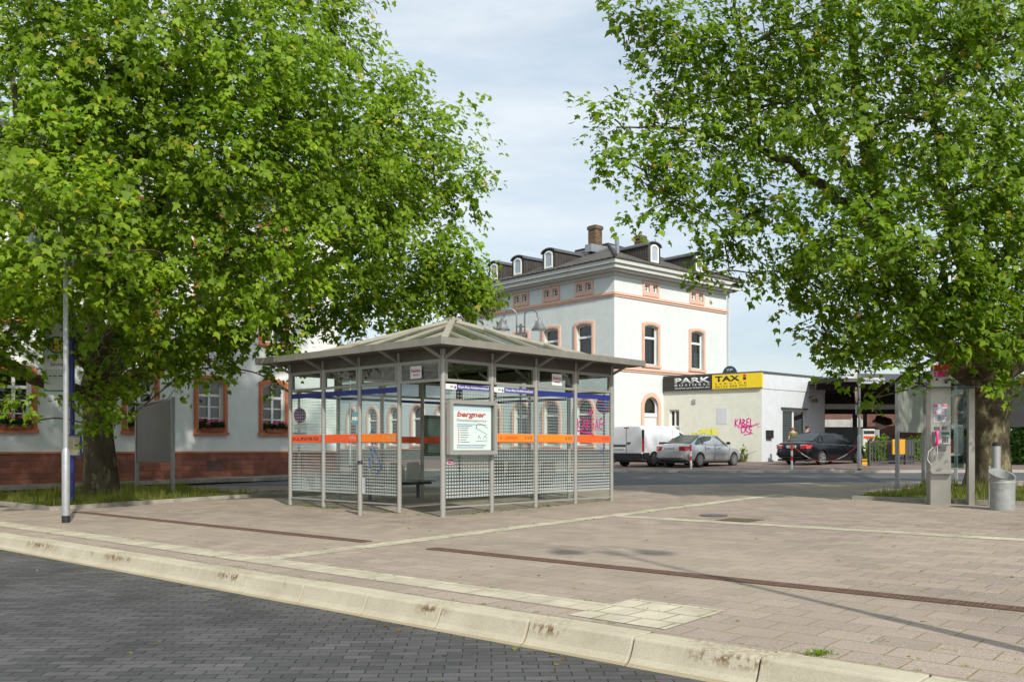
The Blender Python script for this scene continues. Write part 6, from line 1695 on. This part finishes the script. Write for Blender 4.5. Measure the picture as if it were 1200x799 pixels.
lb = spot(-11.05, 24.7, -.02)
ltrunk = [(0, 0, -.2, .56), (0, 0, .12, .47), (0, 0, .6, .41), (-.02, 0, 1.5, .36), (-.05, 0, 2.3, .35), (-.08, 0, 2.9, .37), (-.05, 0, 3.3, .33), (0, .1, 3.7, .2)]
llimbs = [[(0, 0, 2.7, .25), rel(lb, 160, 440, 24.3, .21), rel(lb, 215, 400, 24., .17), rel(lb, 300, 350, 24, .13), rel(lb, 400, 300, 24, .09), rel(lb, 500, 240, 24.3, .05)],
          [(-.1, 0, 2.7, .22), rel(lb, 70, 455, 23.6, .17), rel(lb, 20, 430, 22.6, .13), rel(lb, -80, 380, 21.5, .08), rel(lb, -160, 330, 21, .05)],
          [(0, 0, 3.0, .26), rel(lb, 110, 400, 24.6, .24), rel(lb, 120, 280, 24.8, .2), rel(lb, 130, 120, 25, .15), rel(lb, 150, -60, 25, .09), rel(lb, 160, -220, 25, .05)],
          [(0, 0, 3.0, .22), rel(lb, 150, 380, 25., .18), rel(lb, 200, 230, 25.4, .15), rel(lb, 230, 130, 25.6, .11), rel(lb, 300, 30, 25.6, .08), rel(lb, 370, -40, 25.5, .04)],
          [(0, -.1, 2.9, .2), rel(lb, 130, 400, 22.6, .16), rel(lb, 150, 330, 21, .13), rel(lb, 190, 230, 19.5, .09), rel(lb, 230, 120, 18.6, .05)],
          [(0, -.1, 2.9, .18), rel(lb, 90, 400, 22.6, .15), rel(lb, 60, 320, 20.6, .12), rel(lb, 30, 200, 18.8, .08), rel(lb, 10, 60, 18, .04)],
          [(0, .1, 3., .2), rel(lb, 180, 390, 26, .16), rel(lb, 260, 330, 28, .12), rel(lb, 330, 250, 30, .08), rel(lb, 400, 180, 30, .04)],
          [(0, .1, 3., .2), rel(lb, 90, 390, 27, .15), rel(lb, 60, 280, 29, .11), rel(lb, 40, 150, 30.5, .07)]]
llobes = lob([(508, 175, 24, 1.65, .8), (525, 225, 25, 1.45, .8), (440, 130, 23, 1.5, .9), (470, 105, 23.5, .9, .8), (385, 30, 23, 1.25, .9), (365, -60, 23, 2.4, .6),
    (525, 335, 25, 1.35, 1.5), (552, 342, 25, .85, 1.6), (520, 300, 24.5, 1.0, 1.2), (450, 335, 24, 1.6, 1.), (400, 365, 24, 1.0, 1.), (480, 360, 25, .8, 1.), (300, 368, 23.5, 1.4, 1.1), (335, 415, 23.4, .5, 1.), (240, 386, 23, 1.35, 1.1), (160, 408, 22.3, 1.25, 1.), (212, 440, 22.4, .55, 1.), (270, 432, 23, .45, .9), (325, 448, 23, .35, 1.),
    (128, 462, 21.6, .65, 1.1), (150, 490, 22, .30, 1.), (108, 498, 21.9, .32, 1.), (92, 470, 21.7, .3, .9), (15, 385, 21.5, 1.15, 1.), (22, 470, 20.4, .38, 1.), (30, 495, 20.4, .22, 1.), (-40, 430, 21, 1.1, 1.),
    (75, 235, 16.2, 1.15, 1.), (40, 300, 16.0, .9, .9), (115, 300, 16.4, .8, .9), (115, 312, 19.5, 1.8, 1.), (195, 310, 19.6, 1.9, 1.), (290, 300, 20.3, 1.9, 1.), (385, 270, 21.3, 1.9, 1.), (30, 290, 19.5, 1.9, 1.), (450, 240, 22.5, 1.6, 1.),
    (60, 190, 18.4, 2.1, 1.), (160, 185, 18.8, 2.0, .9), (275, 185, 19.4, 2.0, 1.), (365, 165, 21, 1.9, 1.), (430, 190, 22.5, 1.5, 1.),
    (40, 60, 18.3, 2.2, 1.), (150, 65, 18.7, 2.2, 1.), (260, 55, 19.3, 2.2, 1.), (330, 90, 21, 1.9, 1.),
    (50, -90, 19, 2.5, .7), (190, -90, 20, 2.6, .7), (300, -110, 22, 2.5, .6), (-100, 90, 19.5, 2.5, .6), (-100, 240, 20, 2.5, .6), (-120, 360, 21.5, 2.2, .6),
    (120, 380, 27, 2.0, 0.37), (40, 350, 28, 2.2, 0.37), (100, 270, 29.5, 2.5, 0.37), (250, 310, 29, 2.2, 0.37), (370, 310, 29.5, 1.9, 0.37), (450, 270, 28.5, 1.7, 0.43), (180, 120, 31, 2.8, 0.31), (330, 110, 30, 2.4, .5), (240, 200, 27, 1.8, .8), (330, 200, 26.5, 1.6, .8), (60, 120, 30, 2.8, 0.31), (200, -40, 30, 2.8, 0.25), (60, -60, 30, 2.8, 0.25), (-80, 200, 29, 2.8, 0.25), (440, 190, 28, 1.6, 0.37)])
plane_tree('tall leafy plane tree behind the bus stop sign, trunk rising from a grassy bed', lb, ltrunk, llimbs, llobes, M['leaf_l'], 1.2, 3, (.105, .19))

rb_ = spot(11.45, 22.1, -.02)
rtrunk = [(0, 0, -.2, .74), (0, 0, .10, .62), (0, 0, .5, .50), (-.02, 0, 1.2, .44), (-.02, 0, 1.8, .43), (.02, 0, 2.3, .46), (.02, 0, 2.75, .45), (-.05, .05, 3.2, .30)]
rlimbs = [[(-.05, 0, 2.5, .30), rel(rb_, 1120, 425, 21.6, .27), rel(rb_, 1080, 375, 21.2, .24), rel(rb_, 1050, 300, 21, .21), rel(rb_, 1030, 220, 21, .18), rel(rb_, 1010, 140, 21, .14), rel(rb_, 1000, 40, 21, .09), rel(rb_, 990, -60, 21, .05)],
          [rel(rb_, 1064, 335, 21.1, .15), rel(rb_, 1020, 270, 20.8, .13), rel(rb_, 975, 225, 20.6, .11), rel(rb_, 915, 185, 20.4, .085), rel(rb_, 860, 165, 20.3, .055), rel(rb_, 790, 150, 20.2, .03), rel(rb_, 730, 150, 20.1, .015)],
          [rel(rb_, 890, 176, 20.35, .07), rel(rb_, 880, 130, 20.3, .06), rel(rb_, 872, 70, 20.3, .05), rel(rb_, 860, 0, 20.4, .035), rel(rb_, 850, -60, 20.4, .02)],
          [rel(rb_, 1040, 290, 21., .13), rel(rb_, 1000, 215, 21.5, .11), rel(rb_, 960, 130, 22, .08), rel(rb_, 930, 40, 22, .05), rel(rb_, 900, -50, 22, .03)],
          [(.1, 0, 2.5, .30), rel(rb_, 1195, 405, 21.8, .25), rel(rb_, 1230, 330, 21.5, .2), rel(rb_, 1250, 200, 21.3, .15), rel(rb_, 1260, 40, 21, .09), rel(rb_, 1270, -120, 21, .05)],
          [(0, -.1, 2.6, .2), rel(rb_, 1140, 400, 20.4, .17), rel(rb_, 1130, 330, 19.4, .13), rel(rb_, 1110, 230, 18.6, .09), rel(rb_, 1090, 120, 18.2, .05)],
          [(0, .15, 2.8, .2), rel(rb_, 1150, 370, 24, .16), rel(rb_, 1120, 280, 25.6, .12), rel(rb_, 1080, 180, 26.4, .07)],
          [(.1, .1, 2.8, .2), rel(rb_, 1210, 370, 24, .16), rel(rb_, 1260, 280, 25, .12), rel(rb_, 1330, 180, 25.6, .07)]]
rlobes = lob([(745, 10, 20, .95, .9), (800, 50, 20, 1.1, .9), (860, 70, 20, 1.5, .9), (790, 105, 20, 1.0, .8), (720, 140, 20, .85, .75), (755, 200, 20, .95, .8), (705, 180, 20, .5, .7), (820, 175, 20, 1.4, .9), (795, 235, 20, .85, .9), (850, 290, 20.3, .8, .8), (880, 245, 20, 1.3, .9), (745, 262, 20, .35, .7),
    (832, 322, 20, .42, .9), (930, 325, 20, 1.1, .8), (965, 385, 20, .75, .8), (975, 412, 20, .5, .9), (880, 320, 20, .6, .7), (1040, 408, 19.3, .8, 1.), (1075, 432, 18.9, .5, 1.), (1112, 400, 18.4, .75, 1.), (1165, 402, 18, .7, 1.), (1200, 385, 18, 1.05, 1.), (1025, 466, 20, .30, .9), (1178, 458, 17.8, .35, 1.), (1068, 455, 18.8, .22, .8),
    (930, 120, 19.4, 1.6, .85), (1020, 150, 18.6, 1.6, .75), (1120, 160, 18.3, 1.8, .8), (1200, 200, 18, 1.9, .9), (990, 280, 18.8, 1.5, .8), (1075, 290, 18.2, 1.6, .85), (1165, 310, 18, 1.6, .9), (1020, 360, 19, 1.2, .9), (1100, 360, 18.4, 1.2, .95), (960, 30, 19.4, 1.8, .85), (1075, 25, 18.8, 1.9, .85), (1190, 40, 18.2, 2.1, .85), (1200, 330, 19, 1.5, .9),
    (1300, 150, 20, 2.4, .5), (1300, 330, 20, 2.0, .6), (1050, -100, 20, 2.5, .6), (900, -80, 20, 2.0, .6), (1200, -110, 20.5, 2.6, .5), (780, -70, 20.5, 1.4, .6),
    (900, 150, 25, 1.9, .45), (1000, 200, 26, 2.2, .4), (1100, 210, 26, 2.3, .45), (1200, 250, 26, 2.2, .5), (1050, 350, 25, 1.7, .6), (1150, 380, 25, 1.6, .6), (960, 290, 25, 1.5, .5), (820, 120, 23, 1.4, .45), (1000, 60, 26, 2.3, .45), (1150, 60, 26, 2.5, .45), (1000, 410, 24.5, 1.0, .6), (1320, 120, 25, 2.4, .4)])
plane_tree('wide plane tree behind the phone pillar, limbs reaching left over the street', rb_, rtrunk, rlimbs, rlobes, M['leaf_r'], 1.2, 8, (.10, .185))

# ------------------------------------------------------------------ tree beds, grass, litter
def bed(k0, k1, n0, n1, seed, trunk_k, trunk_n, dens):
    b = MB(); z = lambda n: SL * n
    for (a0, a1, c0, c1) in ((k0, k1, n0, n0 + .10), (k0, k1, n1 - .1, n1), (k0, k0 + .10, n0 + .1, n1 - .1), (k1 - .1, k1, n0 + .1, n1 - .1)):
        vs = [(k, n, z(n) + h) for h in (-.05, .085) for n in (c0, c1) for k in (a0, a1)]
        b.add(vs, [(0, 2, 3, 1), (4, 5, 7, 6), (0, 1, 5, 4), (2, 6, 7, 3), (0, 4, 6, 2), (1, 3, 7, 5)])
    o = struct(b.build('bed_kerb', M['bed_kerb'], bevel=.012)); o.matrix_world = KMAT
    sheet('bed_soil', [(k0 + .1, n0 + .1), (k1 - .1, n0 + .1), (k1 - .1, n1 - .1), (k0 + .1, n1 - .1)], .05, M['soil'])
    rr = random.Random(seed); vs = []; fs = []
    def tuft(k, n, h, wid, zz):
        for q in range(rr.randrange(5, 10)):
            a = rr.uniform(0, 2 * PI); lean = rr.uniform(.05, .55) * h; hh = h * rr.uniform(.6, 1.2)
            p = Vector((k + rr.gauss(0, .03), n + rr.gauss(0, .03), zz)); d = Vector((math.cos(a), math.sin(a), 0)); s = Vector((-d.y, d.x, 0)) * wid
            o = len(vs); vs.extend([p - s, p + s, p + d * lean * .4 + Vector((0, 0, hh * .6)) + s * .8, p + d * lean * .4 + Vector((0, 0, hh * .6)) - s * .8, p + d * lean + Vector((0, 0, hh))])
            fs.extend([(o, o + 1, o + 2, o + 3), (o + 3, o + 2, o + 4)])
    for i in range(int((k1 - k0) * (n1 - n0) * dens)):
        k = rr.uniform(k0 + .12, k1 - .12); n = rr.uniform(n0 + .12, n1 - .12)
        pat = math.sin(k * 1.7 + seed) * math.cos(n * 1.3) + .6 * math.sin(k * 4.1 + n * 3.3)
        h = .05 + .11 * max(0, pat) + (.14 if rr.random() < .12 else 0)
        if pat < -.75 and rr.random() < .7: continue
        tuft(k, n, h * (1.25 if abs(k - trunk_k) < 1.2 and abs(n - trunk_n) < 1.6 else 1), .006, z(n) + .045)
    me = bpy.data.meshes.new('grass'); me.from_pydata([tuple(v) for v in vs], [], fs)
    g_ = link('grass', me, M['grassm']); g_.matrix_world = KMAT; struct(g_, 'stuff'); tag(g_, 'rough grass and weeds growing in the ' + ('left' if k1 < -12 else 'right') + ' tree bed', 'grass')
bed(-27.6, -20.75, 2.72, 8.3, 1, -24.6, 5.6, 110)
bed(-7.85, 3.0, 14.72, 20.6, 2, -5.9, 18.3, 90)

# weeds in the joints, along the kerb and at the shelter foot
rr = random.Random(5); vs = []; fs = []
def sprig(x, y, z, h, n):
    for q in range(n):
        a = rr.uniform(0, 2 * PI); d = Vector((math.cos(a), math.sin(a), rr.uniform(.2, 1.4))).normalized(); p = Vector((x + rr.gauss(0, h * .7), y + rr.gauss(0, h * .7), z)); s = Vector((-d.y, d.x, 0)) * h * .16
        o = len(vs); vs.extend([p, p + d * h * .5 + s, p + d * h, p + d * h * .5 - s]); fs.append((o, o + 1, o + 2, o + 3))
for i in range(150):
    k = rr.uniform(-16, 0); n = rr.choice([.30, .32, .61, 1.01, 1.0, rr.uniform(.3, 5), rr.uniform(.3, 8)])
    x, y = KN(k, n); sprig(x, y, G(x, y), rr.uniform(.012, .03), rr.randrange(5, 16))
x, y = KN(-2.55, .34); sprig(x, y, G(x, y), .05, 90)
for (a, c) in (((-XL, 0), (0, 0)), ((0, 0), (0, YL))):
    for i in range(45):
        f = rr.random(); x, y = shw(a[0] + (c[0] - a[0]) * f, a[1] + (c[1] - a[1]) * f); sprig(x + rr.gauss(0, .08), y + rr.gauss(0, .08), G(x, y), rr.uniform(.015, .06), rr.randrange(4, 20))
for i in range(160):
    f = rr.random(); k = -10.06 + .34 * rr.choice([0, 1]); n = rr.uniform(1, 14); x, y = KN(k + rr.gauss(0, .03), n); sprig(x, y, G(x, y), rr.uniform(.01, .03), rr.randrange(4, 14))
me = bpy.data.meshes.new('weeds'); me.from_pydata([tuple(v) for v in vs], [], fs)
g_ = struct(link('weeds', me, M['leaf_r']), 'stuff'); tag(g_, 'small green weeds growing in the paving joints', 'weeds')

# scattered dry leaves
n = 620; P = np.zeros((n, 3))
for i in range(n):
    if i < 300: k = rr.uniform(-24, 1); nn = -.16 - abs(rr.gauss(0, .35)) if rr.random() < .55 else -.2 - rr.uniform(0, 5)
    elif i < 400: k = rr.uniform(-26, -21); nn = rr.uniform(2.9, 6)
    elif i < 460: k = rr.uniform(-7.5, 0); nn = rr.uniform(14.9, 18)
    else: k = rr.uniform(-24, 3); nn = rr.uniform(.3, 16)
    x, y = KN(k, nn); P[i] = (x, y, (-.178 if nn < -.14 else G(x, y) + (.075 if 300 <= i < 460 else .008)))
N_ = np.tile([0., 0., 1.], (n, 1)) + rng.normal(0, .22, (n, 3)); Tp = rng.normal(0, 1, (n, 3)); Tp[:, 2] = 0
o = leaves_mesh('fallen_leaves', P, N_, Tp, rng.uniform(.02, .06, n), M['leaflitter'], None); struct(o, 'stuff'); tag(o, 'dry leaves scattered on the paving and the road', 'fallen leaves')
x, y = 12.25, 35.2
t = MB(Matrix.Translation(spot(x, y, .01))).add([(-.2, -.08, 0), (.2, -.1, .0), (.22, .08, .02), (-.18, .1, .03), (0, 0, .09)], [(0, 1, 4), (1, 2, 4), (2, 3, 4), (3, 0, 4), (3, 2, 1, 0)]).build('litter', M['litter'])
tag(t, 'crumpled white paper lying at the kerb near the sign pole', 'litter')

# covers let into the paving
for (nm, label, u_, v_, shape) in (('manhole_cover', 'round iron cover in the paving beside the crossing of the pale stripes', 836, 604, 0), ('manhole_cover', 'square mossy iron cover in the paving to the right of the round one', 866, 609.5, 1)):
    dx = (u_ - 600) / F; tt = (EYE + SL * N0) / (SL * (ND.x * dx + ND.y) + (v_ - HOR) / F)
    t = thing(nm, label, 'manhole cover', spot(dx * tt, tt, .002), KROT)
    b = MB(Matrix.Rotation(math.atan(SL), 4, 'X'))
    if shape: b.box(-.30, .30, -.30, .30, -.03, .006)
    else: b.lathe([(.26, -.03), (.26, .007)], 28)
    b.build('frame', M['rust'], t)
    b = MB(Matrix.Rotation(math.atan(SL), 4, 'X'))
    if shape: b.box(-.24, .24, -.24, .24, .0065, .011)
    else: b.lathe([(.21, .0075), (.21, .012)], 28)
    b.build('lid', M['fence' if not shape else 'soil'], t)
